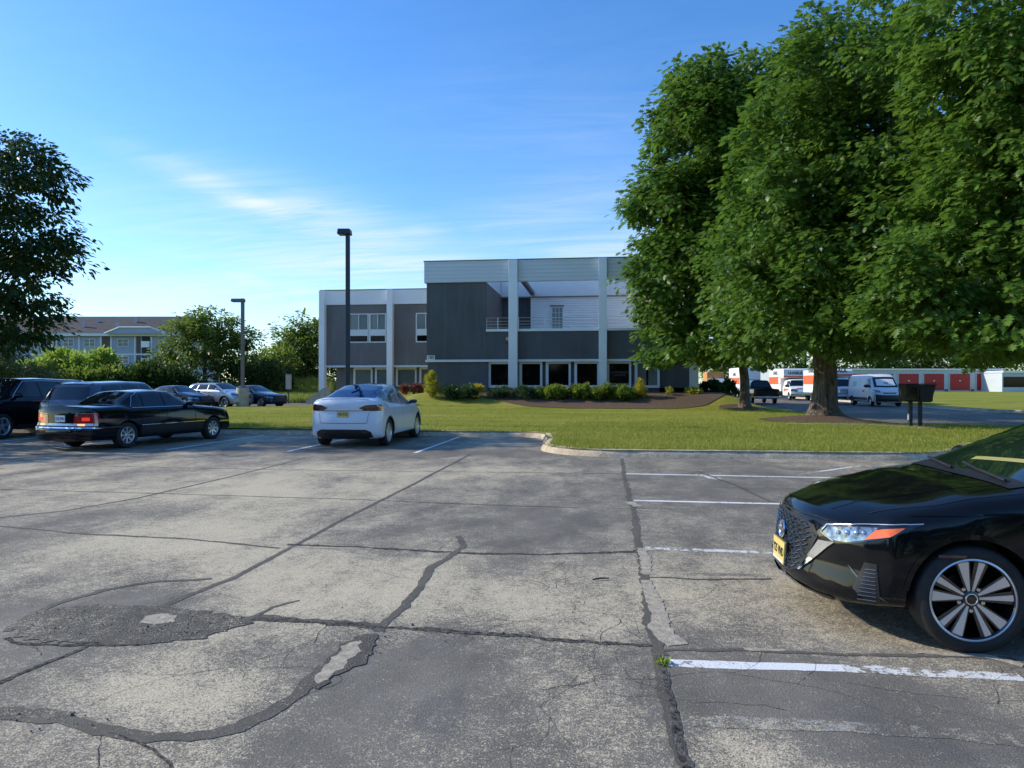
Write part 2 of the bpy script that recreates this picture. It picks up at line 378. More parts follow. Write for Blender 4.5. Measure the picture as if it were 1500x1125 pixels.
def sheet(name, poly, hf, mat, step=.5, kind='structure', extra=0.0):
    bm = bmesh.new(); vs = [bm.verts.new((x, y, 0)) for x, y in poly]; bm.faces.new(vs)
    xs = [p[0] for p in poly]; ys = [p[1] for p in poly]
    def cuts(lo, hi):
        n = int((hi-lo)/step); return [lo+(i+1)*step for i in range(n)]
    for x in cuts(min(xs), max(xs)):
        bmesh.ops.bisect_plane(bm, geom=bm.verts[:]+bm.edges[:]+bm.faces[:], plane_co=(x, 0, 0), plane_no=(1, 0, 0))
    for y in cuts(min(ys), max(ys)):
        bmesh.ops.bisect_plane(bm, geom=bm.verts[:]+bm.edges[:]+bm.faces[:], plane_co=(0, y, 0), plane_no=(0, 1, 0))
    bmesh.ops.triangulate(bm, faces=[f for f in bm.faces if len(f.verts) > 4])
    for v in bm.verts: v.co.z = hf(v.co.x, v.co.y)+extra
    bmesh.ops.recalc_face_normals(bm, faces=bm.faces)
    me = bpy.data.meshes.new(name); bm.to_mesh(me); bm.free(); me.materials.append(mat); me.shade_smooth()
    o = bpy.data.objects.new(name, me); C.objects.link(o); return tag(o, kind=kind) if kind else o
def arc(cx, cy, r, a0, a1, n=8):
    return [(cx+r*math.cos(math.radians(a0+(a1-a0)*i/n)), cy+r*math.sin(math.radians(a0+(a1-a0)*i/n))) for i in range(n+1)]
MB().quad((-2500, -500, -.03), (2500, -500, -.03), (2500, 4000, -.03), (-2500, 4000, -.03)).build('ground', M['wild'])
tag(bpy.data.objects['ground'], kind='structure')
kerb_front = [(-34, 21.4), (-2.7, 21.4)]+arc(-2.7, 20.2, 1.2, 90, 20, 4)[1:]+[(-1.35, 18.6)]+arc(.35, 17.45, 1.7, 180, 270, 8)+[(6.2, 15.85)]+arc(6.2, 17.75, 1.9, 270, 330, 5)[1:]+[(8.9, 18.4), (10.2, 19.3), (12, 19.8), (40, 19.8)]
lawn_poly = [(-60, 21.4)]+kerb_front[1:-1]+[(60, 19.8), (60, 25.6), (13.3, 25.6)]+arc(13.3, 28.1, 2.5, 270, 180, 6)[1:]+[(10.8, 75), (-23.4, 75), (-23.4, 58), (-18.5, 56), (-18.5, 41.9), (-60, 41.9)]
sheet('lawn', lawn_poly, H, M['lawn'], .6)
right_poly = [(21.75, 120)]+[(21.75, 46)]+arc(27.75, 46, 6, 180, 270, 8)[1:]+[(120, 40), (120, 120)]
sheet('lawn_verge', right_poly, H, M['lawn'], 2.5)
sheet('second_parking_lot', [(-70, 41.9), (-18.5, 41.9), (-18.5, 56), (-23.4, 58), (-23.4, 61.5), (-70, 61.5)], lambda x, y: .1, M['road'], 8)
sheet('grass_bank', [(-110, 61.5), (-23.4, 61.5), (-23.4, 120), (-110, 120)], lambda x, y: .1+1.7*sm(61.5, 70, y), M['wild'], 2)
sheet('road', [(10.7, 25.5), (60, 25.5), (60, 40.1), (21.8, 40.1), (21.8, 110), (10.7, 110)], lambda x, y: .0, M['road'], 3, extra=.004)
# parking lot with a painted 'worn' attribute (where the seal coat is gone)
def lot():
    xs = np.concatenate([np.arange(-60, -12, 2.), np.arange(-12, 8, .1), np.arange(8, 41, 2.)])
    ys = np.concatenate([np.arange(-16, 1.8, 1.), np.arange(1.8, 22, .1), np.arange(22, 31, 1.)])
    X, Y = np.meshgrid(xs, ys); nx = len(xs)
    blobs = []
    def pb(px, py, rx, ry, a):
        d = 1664/(py-562.5); p = W(px, d); q = W(px+rx, d); d2 = 1664/max(8, (py-ry-562.5)); rr = abs(d2-d)
        blobs.append((p.x, p.y, (q-p).length, rr, a))
    for b in [(440, 720, 330, 22, .14), (300, 770, 230, 22, .10), (250, 800, 140, 20, .12), (520, 850, 230, 40, .16), (750, 880, 200, 35, .16), (850, 850, 90, 40, .08),
              (600, 690, 400, 10, .16), (650, 662, 250, 5, -.2), (1080, 850, 130, 40, .12), (1100, 1000, 200, 60, -.12), (1060, 700, 300, 25, -.10), (820, 760, 110, 50, -.10),
              (300, 950, 160, 50, .10), (80, 940, 150, 60, -.16), (400, 960, 160, 20, -.1), (560, 1000, 120, 60, -.14), (860, 1020, 150, 60, .03), (900, 920, 60, 20, .1), (200, 880, 160, 20, -.12),
              (700, 1080, 260, 50, .02), (250, 1020, 180, 30, .10), (80, 1040, 100, 20, -.1), (1100, 1100, 60, 40, .16), (1330, 1060, 200, 60, -.12), (450, 1100, 150, 40, -.06), (30, 900, 100, 18, -.16), (150, 700, 200, 14, .03)]:
        pb(*b)
    Wn = np.zeros_like(X)
    for cx, cy, rx, ry, a in blobs:
        Wn += a*np.exp(-(((X-cx)/rx)**2+((Y-cy)/ry)**2))
    Z = 0*X
    v = np.stack([X, Y, Z-.001], -1).reshape(-1, 3)
    i = np.arange((len(ys)-1)*nx).reshape(len(ys)-1, nx)[:, :-1].ravel()
    f = np.stack([i, i+1, i+nx+1, i+nx], -1)
    o = npobj('parking_lot', v, f, M['asphalt'], smooth=True)
    a = o.data.attributes.new('worn', 'FLOAT', 'POINT'); a.data.foreach_set('value', Wn.ravel().astype(np.float32))
    return tag(o, kind='structure')
lot()
def G(px, py): return W(px, 1664/(py-562.5))
def lotz(x, y): return -.001
def ribbon(name, pts, w0, mat, z=.006, jit=.3, step=.035, wob=.01, w1=None, seed=0):
    z += seed*.00015; jit *= 1.0; wob *= .6
    r = random.Random(seed+len(pts)*7); P = []
    for a, b in zip(pts[:-1], pts[1:]):
        n = max(1, int((Vector(b)-Vector(a)).length/step))
        P += [Vector(a).lerp(Vector(b), i/n) for i in range(n)]
    P.append(Vector(pts[-1])); mb = MB(); vs = []; n = len(P)
    wa = 0; wb = 0; off = 0
    for i, p in enumerate(P):
        t = (P[min(i+1, n-1)]-P[max(0, i-1)]); t.z = 0; t.normalize(); nn = Vector((-t.y, t.x, 0))
        wa = wa*.6+r.uniform(-1, 1)*.6; wb = wb*.6+r.uniform(-1, 1)*.6; off = off*.9+r.uniform(-1, 1)*wob
        ww = (w0+(w1-w0)*i/(n-1) if w1 is not None else w0)/2
        z_ = z*.18; ww *= (.68 if mat is M['tar'] else 1); l = p+nn*(ww*(1+jit*wa)+off); q = p-nn*(ww*(1+jit*wb)-off)
        vs += [(l.x, l.y, lotz(l.x, l.y)+z_), (q.x, q.y, lotz(q.x, q.y)+z_)]
    mb.add(vs, [(2*i, 2*i+1, 2*i+3, 2*i+2) for i in range(n-1)])
    o = mb.build(name, mat, fixn=False); return tag(o, kind='structure')
def gp(*pp): return [G(a, b) for a, b in pp]
# painted stall lines, right hand bay
ribbon('parking_line', gp((978, 971), (1100, 975), (1240, 979)), .105, M['line_fresh'], .008, .12, wob=.002, seed=1)
ribbon('parking_line', gp((1235, 979), (1497, 992)), .11, M['line_worn'], .009, .25, wob=.003, seed=2)
ribbon('parking_line', [G(945, 803), (2.9, 6.95, 0), (6.6, 6.95, 0)], .10, M['line_worn'], .008, .4, wob=.004, seed=3)
ribbon('parking_line', [G(928, 733), (6.4, 9.75, 0)], .10, M['line_fresh'], .008, .1, wob=.001, seed=4)
ribbon('parking_line', [G(916, 694), (6.6, 12.62, 0)], .10, M['line_fresh'], .008, .1, wob=.001, seed=5)
ribbon('parking_line', gp((1012, 1056), (1250, 1066), (1490, 1082)), .12, M['line_ghost'], .008, .2, seed=6)
ribbon('parking_line', gp((1010, 841), (1120, 843)), .08, M['line_ghost'], .007, .3, seed=7)
ribbon('parking_line', gp((1020, 712), (1180, 714)), .09, M['line_ghost'], .007, .3, seed=8)
ribbon('parking_line', gp((1170, 695), (1260, 682)), .08, M['line_worn'], .007, .3, seed=9)
ribbon('parking_line', gp((1020, 695), (1055, 702)), .16, M['line_worn'], .0095, .5, seed=10)
ribbon('parking_line', gp((935, 690), (1080, 682)), .08, M['line_ghost'], .007, .3, seed=10)
ribbon('parking_line', gp((850, 744), (985, 748)), .05, M['patch_pale'], .0105, .6, seed=12)
for k, x in enumerate((-1.15, -4.25, -7.35, -10.45, -13.55, -16.65)):
    if k: ribbon('parking_line', [(x, 16.1, 0), (x+.05, 21.1, 0)], .10, M['line_fresh'], .008, .1, wob=.001, seed=20+k)
# joints, sealed cracks, rubble
def joint(pts, wd, mat='tar', z=.0095, **k): return ribbon('pavement_crack', gp(*pts), wd, M[mat], z, **k)
joint([(910, 672), (918, 710), (926, 745), (935, 790), (944, 850), (955, 930), (966, 960)], .11, jit=.5, wob=.012, seed=31)
joint([(966, 960), (978, 1005), (992, 1070), (1004, 1125), (1010, 1160)], .035, 'crackgap', jit=.7, wob=.008, seed=32)
joint([(962, 960), (972, 1005), (986, 1070), (1010, 1125)], .10, z=.0085, jit=.4, seed=33)
joint([(690, 665), (600, 712), (510, 757), (420, 805), (340, 848), (270, 874), (235, 890)], .085, jit=.35, wob=.004, seed=34)
joint([(205, 903), (120, 948), (40, 983), (-40, 1018)], .04, 'crackgap', jit=.6, seed=35)
joint([(460, 668), (330, 700), (200, 730), (90, 749), (-60, 764)], .07, jit=.4, wob=.004, seed=36)
joint([(170, 672), (100, 685), (-30, 700)], .06, jit=.3, seed=37)
joint([(-30, 768), (120, 782), (280, 790), (410, 803)], .06, jit=.6, wob=.006, seed=38)
joint([(420, 798), (520, 801), (640, 808), (700, 811), (800, 812), (930, 808), (945, 803)], .06, 'crackgap', jit=.7, wob=.008, seed=39)
joint([(425, 802), (560, 803), (660, 809)], .07, 'patch_pale', z=.0085, jit=.6, seed=40)
joint([(-30, 716), (200, 722), (500, 731), (750, 741), (930, 746)], .04, jit=.5, seed=41)
joint([(100, 682), (400, 688), (750, 692), (915, 694)], .04, jit=.4, seed=42)
joint([(672, 785), (678, 800), (660, 815), (635, 830), (610, 865), (590, 890), (565, 912), (555, 925)], .10, jit=.35, wob=.01, seed=43)
joint([(545, 930), (505, 955), (470, 985), (440, 1015), (400, 1040), (350, 1065), (280, 1078), (220, 1082), (150, 1070), (90, 1055), (0, 1045), (-60, 1040)], .13, jit=.4, wob=.012, seed=44)
joint([(100, 1050), (50, 1046), (0, 1042), (-60, 1036)], .10, 'rubble', z=.0125, jit=.5, wob=.012, seed=45)
joint([(160, 1072), (205, 1088), (240, 1110), (258, 1130)], .012, 'crackgap', z=.0115, jit=.8, seed=46)
joint([(265, 903), (350, 907), (430, 908), (520, 914), (600, 921), (700, 928), (800, 935), (905, 942), (955, 945)], .05, 'crackgap', jit=.9, wob=.012, seed=47)
joint([(280, 903), (380, 905), (480, 912), (560, 918)], .10, 'rubble', z=.0085, jit=.6, wob=.015, seed=48)
joint([(350, 912), (400, 890), (440, 880)], .09, jit=.6, w1=.02, seed=49)
joint([(10, 925), (40, 905), (80, 885), (150, 865), (220, 853), (310, 848)], .08, jit=.4, wob=.01, seed=50)
joint([(8, 935), (30, 943), (90, 947), (200, 945), (300, 930), (370, 912)], .035, 'crackgap', z=.0125, jit=.5, wob=.012, seed=51)
joint([(945, 850), (955, 880), (965, 905), (975, 930), (995, 945)], .09, 'patch_pale', z=.0125, jit=.28, wob=.012, w1=.16, seed=52)
joint([(940, 803), (948, 825), (950, 842)], .09, 'patch_pale', z=.0115, jit=.35, wob=.02, seed=53)
joint([(920, 735), (935, 742)], .12, 'patch_pale', z=.0115, jit=.6, seed=54)
joint([(970, 952), (1100, 952), (1250, 958), (1490, 966)], .06, jit=.5, z=.0075, seed=55)
joint([(1090, 951), (1150, 952)], .04, 'patch_pale', z=.0115, jit=.8, seed=56)
joint([(1340, 955), (1440, 960), (1500, 974)], .06, 'patch_pale', z=.0115, jit=.8, wob=.01, seed=56)
joint([(950, 845), (1040, 849), (1130, 848)], .05, jit=.5, z=.0075, seed=58)
joint([(1020, 690), (1080, 712), (1130, 735)], .10, jit=.5, z=.0075, seed=59)
def blob(name, pts, mat, z, jit=.02, seed=3, kind='structure'):
    r = random.Random(seed); P = gp(*pts); Q = []
    for a, b in zip(P, P[1:]+P[:1]):
        n = max(2, int((b-a).length/.04))
        Q += [a.lerp(b, i/n)+Vector((r.uniform(-jit, jit), r.uniform(-jit, jit), 0)) for i in range(n)]
    bm = bmesh.new(); f = bm.faces.new([bm.verts.new((p.x, p.y, lotz(p.x, p.y)+z*.25)) for p in Q]); bmesh.ops.triangulate(bm, faces=[f]); bmesh.ops.recalc_face_normals(bm, faces=bm.faces)
    for f in bm.faces:
        if f.normal.z < 0: f.normal_flip()
    me = bpy.data.meshes.new(name); bm.to_mesh(me); bm.free(); me.materials.append(mat); o = bpy.data.objects.new(name, me); C.objects.link(o); return tag(o, kind=kind)
blob('pavement_patch', [(15, 918), (60, 895), (130, 886), (240, 888), (340, 902), (370, 910), (300, 935), (200, 945), (90, 942), (25, 935)], M['rubble'], .0165, .03, 4)
blob('pavement_patch', [(450, 1003), (475, 975), (500, 945), (525, 932), (550, 930), (553, 945), (530, 975), (490, 992), (465, 1012)], M['rubble'], .0182, .02, 5)
blob('pavement_patch', [(458, 1001), (480, 972), (505, 945), (527, 938), (525, 955), (500, 980), (475, 1000)], M['patch_pale'], .0215, .02, 6)
blob('pavement_patch', [(205, 912), (215, 903), (240, 899), (258, 903), (255, 911), (225, 916)], M['patch_pale'], .0225, .01, 7)
def hairlines():
    r = random.Random(21); mb = MB()
    def walk(p, a, n, w_, dep=0):
        P = [p.copy()]
        for i in range(n):
            a += r.gauss(0, .27); p = p+Vector((math.cos(a), math.sin(a), 0))*r.uniform(.03, .07); P.append(p.copy())
            if dep < 2 and r.random() < .07: walk(p.copy(), a+r.choice((-1, 1))*r.uniform(.6, 1.3), int(n*.4), w_*.7, dep+1)
        vs = []
        for i, q in enumerate(P):
            t = (P[min(i+1, len(P)-1)]-P[max(0, i-1)]).normalized(); w2 = w_*r.uniform(.3, 1.2)*(1-i/len(P)*.6)
            vs += [(q.x-t.y*w2, q.y+t.x*w2, .0008), (q.x+t.y*w2, q.y-t.x*w2, .0008)]
        mb.add(vs, [(2*i+1, 2*i+3, 2*i+2, 2*i) for i in range(len(P)-1)])
    for px, py, a, n in [(300, 905, 2.2, 40), (480, 914, -1.2, 36), (700, 930, 1.2, 30), (960, 945, 2.6, 36), (985, 1020, 2.8, 30), (150, 1068, -.9, 30), (400, 1045, .9, 40), (560, 925, .3, 50), (620, 850, 2.6, 40),
                         (820, 812, -1.4, 30), (640, 808, 1.3, 36), (940, 800, -2.6, 30), (960, 880, .2, 30), (800, 1010, .4, 50), (350, 845, 2.8, 40), (510, 757, .1, 50), (200, 730, -.9, 40), (930, 745, .2, 40), (700, 741, -1.3, 36),
                         (1150, 1040, 2.9, 30), (60, 960, 1.9, 30), (880, 940, 1.7, 40), (1240, 1000, -.4, 30)]:
        walk(G(px, py), a, n, .0022)
    tag(mb.build('hairline_crack', M['crackgap'], fixn=False), kind='structure')
hairlines()
# loose stones around the broken patches
def stones():
    r = random.Random(5); mb = MB()
    spots = [(130, 915, 130, 28, 70), (300, 915, 80, 14, 30), (520, 915, 120, 8, 24), (700, 930, 250, 8, 40), (550, 950, 30, 20, 16), (120, 1060, 150, 18, 18), (900, 800, 600, 250, 40), (250, 925, 60, 6, 20)]
    for px, py, rx, ry, n in spots:
        for _ in range(n):
            p = G(px+r.gauss(0, .5)*rx, max(600, py+r.gauss(0, .5)*ry)); s = r.uniform(.003, .008) if r.random() < .95 else r.uniform(.008, .014)
            z = lotz(p.x, p.y)+.006
            vs = [(p.x+s*r.uniform(.6, 1.3)*a, p.y+s*r.uniform(.6, 1.3)*b, z+s*c*r.uniform(.5, .9)) for a, b, c in ((1, 0, 0), (0, 1, 0), (-1, 0, 0), (0, -1, 0), (0, 0, 1), (0, 0, -1))]
            mb.add(vs, [(0, 1, 4), (1, 2, 4), (2, 3, 4), (3, 0, 4), (1, 0, 5), (2, 1, 5), (3, 2, 5), (0, 3, 5)])
    o = mb.build('loose_gravel', M['rubble'], fixn=False); tag(o, 'scattered grey gravel crumbs around the broken pavement cracks', 'gravel', kind='stuff')
stones()
tw = MB().tube([G(868, 851)+Vector((0, 0, .012)), G(880, 850)+Vector((0, 0, .018)), G(892, 849)+Vector((0, 0, .012))], [.006, .008, .004], 5).build('twig', M['bark'])
tag(tw, 'small dark twig lying on the asphalt mid lot', 'twig')
# kerbs
def kerb(name, pts, wd=.16, h=.15, z0=-.02, hf=None, nibble=.012, seed=1, mat=None):
    r = random.Random(seed); P = []
    for a, b in zip(pts[:-1], pts[1:]):
        a = Vector((*a, 0)); b = Vector((*b, 0)); n = max(1, int((b-a).length/.22))
        P += [a.lerp(b, i/n) for i in range(n)]
    P.append(Vector((*pts[-1], 0))); vs = []; n = len(P)
    for i, p in enumerate(P):
        t = (P[min(i+1, n-1)]-P[max(0, i-1)]).normalized(); nn = Vector((t.y, -t.x, 0))
        j = r.uniform(-nibble, nibble); k = r.uniform(-nibble, nibble*.4); hh = (h if hf is None else hf(p.x, p.y))
        for u, z in ((.08+j*.5, z0), (.04+j, z0+(hh-z0)*.5), (-.035+j, hh+k), (-wd, hh+k*.5+.004), (-wd-.02, z0)):
            q = p+nn*u; vs.append((q.x, q.y, z))
    fs = [(i*5+k, (i+1)*5+k, (i+1)*5+k+1, i*5+k+1) for i in range(n-1) for k in range(4)]
    o = MB().add(vs, fs).build(name, mat or M['kerb'], smooth=50); return tag(o, kind='structure')
kerb('kerb', kerb_front, .17, .16, seed=3)
kerb('kerb', [(21.75, 110), (21.75, 46)]+arc(27.75, 46, 6, 180, 270, 10)[1:]+[(60, 40)], .17, .16, seed=4, mat=M['concrete'])
kerb('kerb', [(60, 25.6), (13.3, 25.6)]+arc(13.3, 28.1, 2.5, 270, 180, 6)[1:]+[(10.8, 75)], .15, .135, seed=5)
# narrow concrete edging strip in front of the oak
es = MB()
for i in range(10):
    x0, x1 = 6.3+i*.5, 6.8+i*.5; y = 25.05
    es.add([(x0, y, H(x0, y)+.03), (x1, y, H(x1, y)+.03), (x1, y+.14, H(x1, y+.14)+.035), (x0, y+.14, H(x0, y+.14)+.035), (x0, y, H(x0, y)-.05), (x1, y, H(x1, y)-.05)], [(0, 1, 2, 3), (4, 5, 1, 0)])
tag(es.build('edging_strip', M['concrete']), kind='structure')
# mulch
bed = [(-8.6, 43.4), (-6.4, 41.6), (-4, 39.9), (-1, 39.0), (2, 38.5), (4.2, 38.8), (5.8, 40.0), (7, 42), (8.2, 44.5), (8.4, 46.6), (-8.8, 46.6)]
sheet('mulch_bed', bed, H, M['mulch'], .5, extra=.03)
def disc(name, cx, cy, rx, ry, n=20, seed=1, extra=.02):
    r = random.Random(seed)
    return sheet(name, [(cx+rx*math.cos(2*math.pi*i/n)*r.uniform(.88, 1.1), cy+ry*math.sin(2*math.pi*i/n)*r.uniform(.88, 1.1)) for i in range(n)], H, M['mulch'], .25, extra=extra)
# ================================================================ text
def text_obj(s, size, loc, rot, mat, parent=None, name='lettering', ext=.004, bold=0, sx=1):
    cu = bpy.data.curves.new(name, 'FONT'); cu.body = s; cu.size = size; cu.extrude = ext; cu.offset = bold
    cu.align_x = 'CENTER'; cu.align_y = 'CENTER'
    o = bpy.data.objects.new(name, cu); C.objects.link(o)
    bpy.context.view_layer.update()
    me = bpy.data.meshes.new_from_object(o.evaluated_get(bpy.context.evaluated_depsgraph_get()))
    C.objects.unlink(o); bpy.data.objects.remove(o); me.materials.clear(); me.materials.append(mat)
    Mx = Matrix.Translation(loc) @ rot @ Matrix.Diagonal((sx, 1, 1, 1))
    me.transform(Mx); me.name = name
    q = bpy.data.objects.new(name, me); C.objects.link(q)
    if parent: q.parent = parent
    return q
FRONT = Matrix.Rotation(math.pi/2, 4, 'X')                    # reads from -Y
# ================================================================ office building
YF = 45.0
def bx(px): return onY(px, YF)[0]
def bz(py): return Zat(py, 45.3)
def office():
    b = thing('office_building', 'two storey dark slate office building with white columns and open balcony', 'building', (0, 0, 0))
    XL, XR = bx(625), bx(1022); x712 = bx(712); x7s = onY(738, 52.5)[0]
    zt, zf0, zled, zbelt, zg = 9.5, 8.14, 5.05, 3.12, 0.2
    # left stucco block
    mb = MB(); mb.box(XL, x712, YF, 62, zbelt+.0, zf0-.0); mb.build('wall', M['stucco_dark'], b)
    mb = MB(); mb.box(XL+.05, x712+.12, YF+.08, 62, zg, zbelt); mb.build('lower_wall', M['stucco_dark'], b)
    # return wall faces with bounce light painted in as paler stucco, 3 mm proud
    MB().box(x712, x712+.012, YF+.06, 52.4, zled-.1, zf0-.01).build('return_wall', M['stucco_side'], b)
    MB().box(x712+.012, bx(762), 52.4, 52.6, zled-.1, zf0-.0).build('recess_wall', M['stucco_dark'], b)
    # fascia beam running over wall and open balcony
    XB = bx(622)
    mb = MB(); mb.box(XB, XR+.15, YF-.12, YF+.2, zf0, zt); mb.box(XB, XB+.2, YF+.2, 62, zf0, zt); mb.box(XR-.05, XR+.15, YF+.2, 62, zf0, zt)
    mb.build('fascia', M['fascia'], b)
    mb = MB(); mb.box(XB-.04, XR+.19, YF-.16, YF+.24, zt, zt+.06); mb.box(XB-.04, XB+.24, YF+.24, 62, zt, zt+.06)
    mb.build('roof_coping', M['pole_grey'], b)
    MB().box(XB+.2, x712, YF+.2, 62, zf0+.003, zf0+1.0).build('roof', M['smooth_white'], b)
    # columns
    for a, c in ((746, 759), (877, 889), (1010, 1022)):
        xa, xc = bx(a), bx(c)
        mb = MB(); mb.box(xa, xc, YF-.42, YF+.12, .35, zt-.02)
        o = mb.build('column', M['smooth_white'], b, bevel=.015)
    # rear siding wall, upper smooth band, its own fascia
    XS = bx(762)
    MB().box(XS, XR, 52.0, 52.2, zled-.1, 7.98).build('siding_wall', M['siding'], b)
    MB().box(x712+.02, XR, 51.9, 52.15, 7.98, 9.42).build('upper_band', M['smooth_white'], b)
    MB().box(x712+.02, XR, 51.86, 51.9, 7.93, 8.02).build('band_edge', M['pole_grey'], b)
    MB().box(x712+.02, XR-.05, 52.2, 62, 7.98, 9.3).build('rear_roof', M['smooth_white'], b)
    # a diagonal strut of the open roof
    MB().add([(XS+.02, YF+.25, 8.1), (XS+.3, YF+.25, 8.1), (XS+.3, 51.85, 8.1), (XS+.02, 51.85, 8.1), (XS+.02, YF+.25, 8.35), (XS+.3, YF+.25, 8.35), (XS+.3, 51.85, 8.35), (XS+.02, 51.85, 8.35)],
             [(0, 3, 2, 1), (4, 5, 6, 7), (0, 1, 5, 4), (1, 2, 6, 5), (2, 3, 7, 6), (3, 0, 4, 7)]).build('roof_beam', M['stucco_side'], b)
    MB().box(XR-.2, XR, YF+.3, 52.0, zled-.1, zf0).build('end_wall', M['siding'], b)
    # balcony deck, spandrel, ledge
    MB().box(x712+.02, XR, YF+.3, 52.0, zled-.35, zled-.12).build('balcony_deck', M['smooth_white'], b)
    MB().box(x712, XR, YF+.0+.02, YF+.3, zbelt+.003, zled-.09).build('spandrel', M['stucco_dark'], b)
    MB().box(x712, XR, YF-.05, YF+.34, zled-.09, zled+.07).build('ledge', M['smooth_white'], b)
    # belt course
    MB().box(XL-.08, XR, YF-.07, YF+.02, zbelt-.10, zbelt+.05).build('belt_course', M['white_trim'], b)
    # railing: three bays, four rails each
    for a, c in ((712, 746), (759, 877), (889, 1010)):
        xa, xc = bx(a)+.02, bx(c)-.02; mb = MB()
        for z in (5.24, 5.43, 5.62, 5.84): mb.tube([(xa, YF+.12, z), (xc, YF+.12, z)], .015, 6)
        n = max(2, round((xc-xa)/1.45))
        for i in range(n+1):
            x = xa+(xc-xa)*i/n; mb.box(x-.018, x+.018, YF+.10, YF+.14, zled+.07, 5.86)
        mb.build('balcony_railing', M['alloy'], b)
    # balcony door
    dx0, dx1 = onY(809, 52.0)[0], onY(824, 52.0)[0]
    f = MB(); f.box(dx0-.07, dx0, 51.93, 52.0, 4.95, 7.25); f.box(dx1, dx1+.07, 51.93, 52.0, 4.95, 7.25); f.box(dx0, dx1, 51.93, 52.0, 7.18, 7.25)
    d = f.build('balcony_door', M['white_trim'], b)
    MB().box(dx0, dx1, 51.96, 51.99, 4.97, 7.18).build('door_glass', M['win_glass'], d)
    g = MB()
    for i in range(1, 3): x = dx0+(dx1-dx0)*i/3; g.box(x-.015, x+.015, 51.945, 51.96, 4.97, 7.18)
    for i in range(1, 6): z = 4.97+2.21*i/6; g.box(dx0, dx1, 51.947, 51.958, z-.012, z+.012)
    g.build('glazing_bars', M['white_trim'], d)
    MB().box(dx0-.15, dx1+.12, 51.85, 51.93, 7.26, 7.36).build('door_hood', M['pole_grey'], d)
    # dark glazed opening at the right end of the balcony
    wx0 = onY(936, 52.0)[0]
    MB().box(wx0, wx0+1.9, 51.95, 52.0, 4.95, 6.9).build('balcony_window', M['win_dark'], b)
    # ground floor
    y1 = YF+.42
    wins = [(714, 747), (760, 794), (799, 836), (841, 878), (888.5, 925), (930, 967)]
    edges = [x712+.12]
    for a, c in wins: edges += [bx(a), bx(c)]
    edges += [XR-.02]
    mb = MB()
    for i in range(0, len(edges), 2):
        if edges[i+1] > edges[i]+.02: mb.box(edges[i], edges[i+1], y1, y1+.2, zg, zbelt-.1)
    mb.box(x712+.12, XR-.02, y1, y1+.2, zg, 1.36)
    mb.box(XR-.22, XR-.02, y1+.2, 62, zg, zbelt)
    mb.box(x712+.15, XR-.25, 53, 53.1, zg, zbelt)        # dark room back
    mb.build('ground_floor_wall', M['stucco_dark'], b)
    MB().box(x712, XR, YF+.02, y1+.2, zbelt-.1, zbelt+.0).build('soffit', M['white_trim'], b)
    for i, (a, c) in enumerate(wins):
        xa, xc = bx(a)+.003, bx(c)-.003; z0, z1 = 1.36, zbelt-.103; mb = MB(); fw = .17
        mb.box(xa, xa+fw, y1-.2, y1+.1, z0, z1); mb.box(xc-fw*.8, xc, y1-.2, y1+.1, z0, z1)
        mb.box(xa+fw, xc-fw*.8, y1-.2, y1+.1, z1-.13, z1); mb.box(xa+fw, xc-fw*.8, y1-.24, y1+.1, z0, z0+.16)
        w_ = mb.build('window_frame', M['white_trim'], b)
        MB().box(xa+fw, xc-fw*.8, y1+.0, y1+.03, z0+.16, z1-.13).build('window_pane', M['blind_glass'] if i == 5 else M['win_dark'], w_)
        if i == 5: MB().box((xa+xc)/2-.05, (xa+xc)/2+.08, y1-.01, y1-.003, z0+.16, z1-.13).build('curtain_gap', M['win_dark'], w_)
        if i == 4:
            text_obj('OFFICE SPACE\nFOR LEASE', .17, ((xa+xc)/2, y1-.012, 2.25), FRONT, M['blind_glass'], w_, 'window_lettering', .001)
            MB().box(xa+fw, xc-fw*.8, y1-.01, y1-.004, z0+.16, z0+.3).build('sill_blind', M['blind_glass'], w_)
    # number plate on the corner
    pl = MB().box(bx(625.5), bx(637), YF-.05, YF-.0, zbelt+.05, zbelt+.33).build('number_plate', M['smooth_white'], b)
    text_obj('180', .27, ((bx(625.5)+bx(637))/2, YF-.053, zbelt+.19), FRONT, M['navy_paint'], pl, 'numerals', .003, .004, .95)
    # rusty fixture by the first column
    MB().box(bx(741), bx(746.5), YF-.13, YF+.02, 4.2, 4.72).build('wall_light', flat('rusty_box', (.14, .06, .035), .8, .4, 9), b, bevel=.01)
    MB().lathe([(0, -.02), (.1, -.015), (.12, 0), (.12, .03)], 12, 'y', 0, False, (bx(743.6), YF-.14, 4.48)).build('lamp_lens', M['concrete'], b)
    # plinth
    MB().box(x712+.1, XR+.02, YF+.3, y1-.003, .1, 1.0).build('plinth', M['concrete'], b)
    # ---------------- left wing
    Y2 = 57.6
    def lx(px): return onY(px, Y2)[0]
    XA, XE = lx(470), XL+.3; z1 = 9.35; z0 = 8.2-.1
    def lz(py): return Zat(py, 58.0)
    MB().box(XA, XE, Y2-.1, Y2+.2, lz(443), lz(421.5)).build('fascia', M['fascia_lit'], b)
    MB().box(XA, XA+.2, Y2+.2, 76, lz(443), lz(421.5)).build('fascia_side', M['fascia_lit'], b)
    MB().box(XA-.04, XE, Y2-.14, Y2+.24, lz(421.5), lz(421.5)+.07).build('roof_coping', M['pole_grey'], b)
    MB().box(XA+.2, XE, Y2+.2, 76, lz(443)+.003, lz(430)).build('roof', M['smooth_white'], b)
    for a, c in ((470, 478), (568.5, 577)):
        MB().box(lx(a), lx(c), Y2-.45, Y2+.1, .25, lz(422)).build('column', M['fascia_lit'], b, bevel=.015)
    zb = lz(537)
    # upper wall with openings for windows
    holes = [(511, 565.5), (609, 640)]; hz0, hz1 = lz(500.5), lz(456.5)
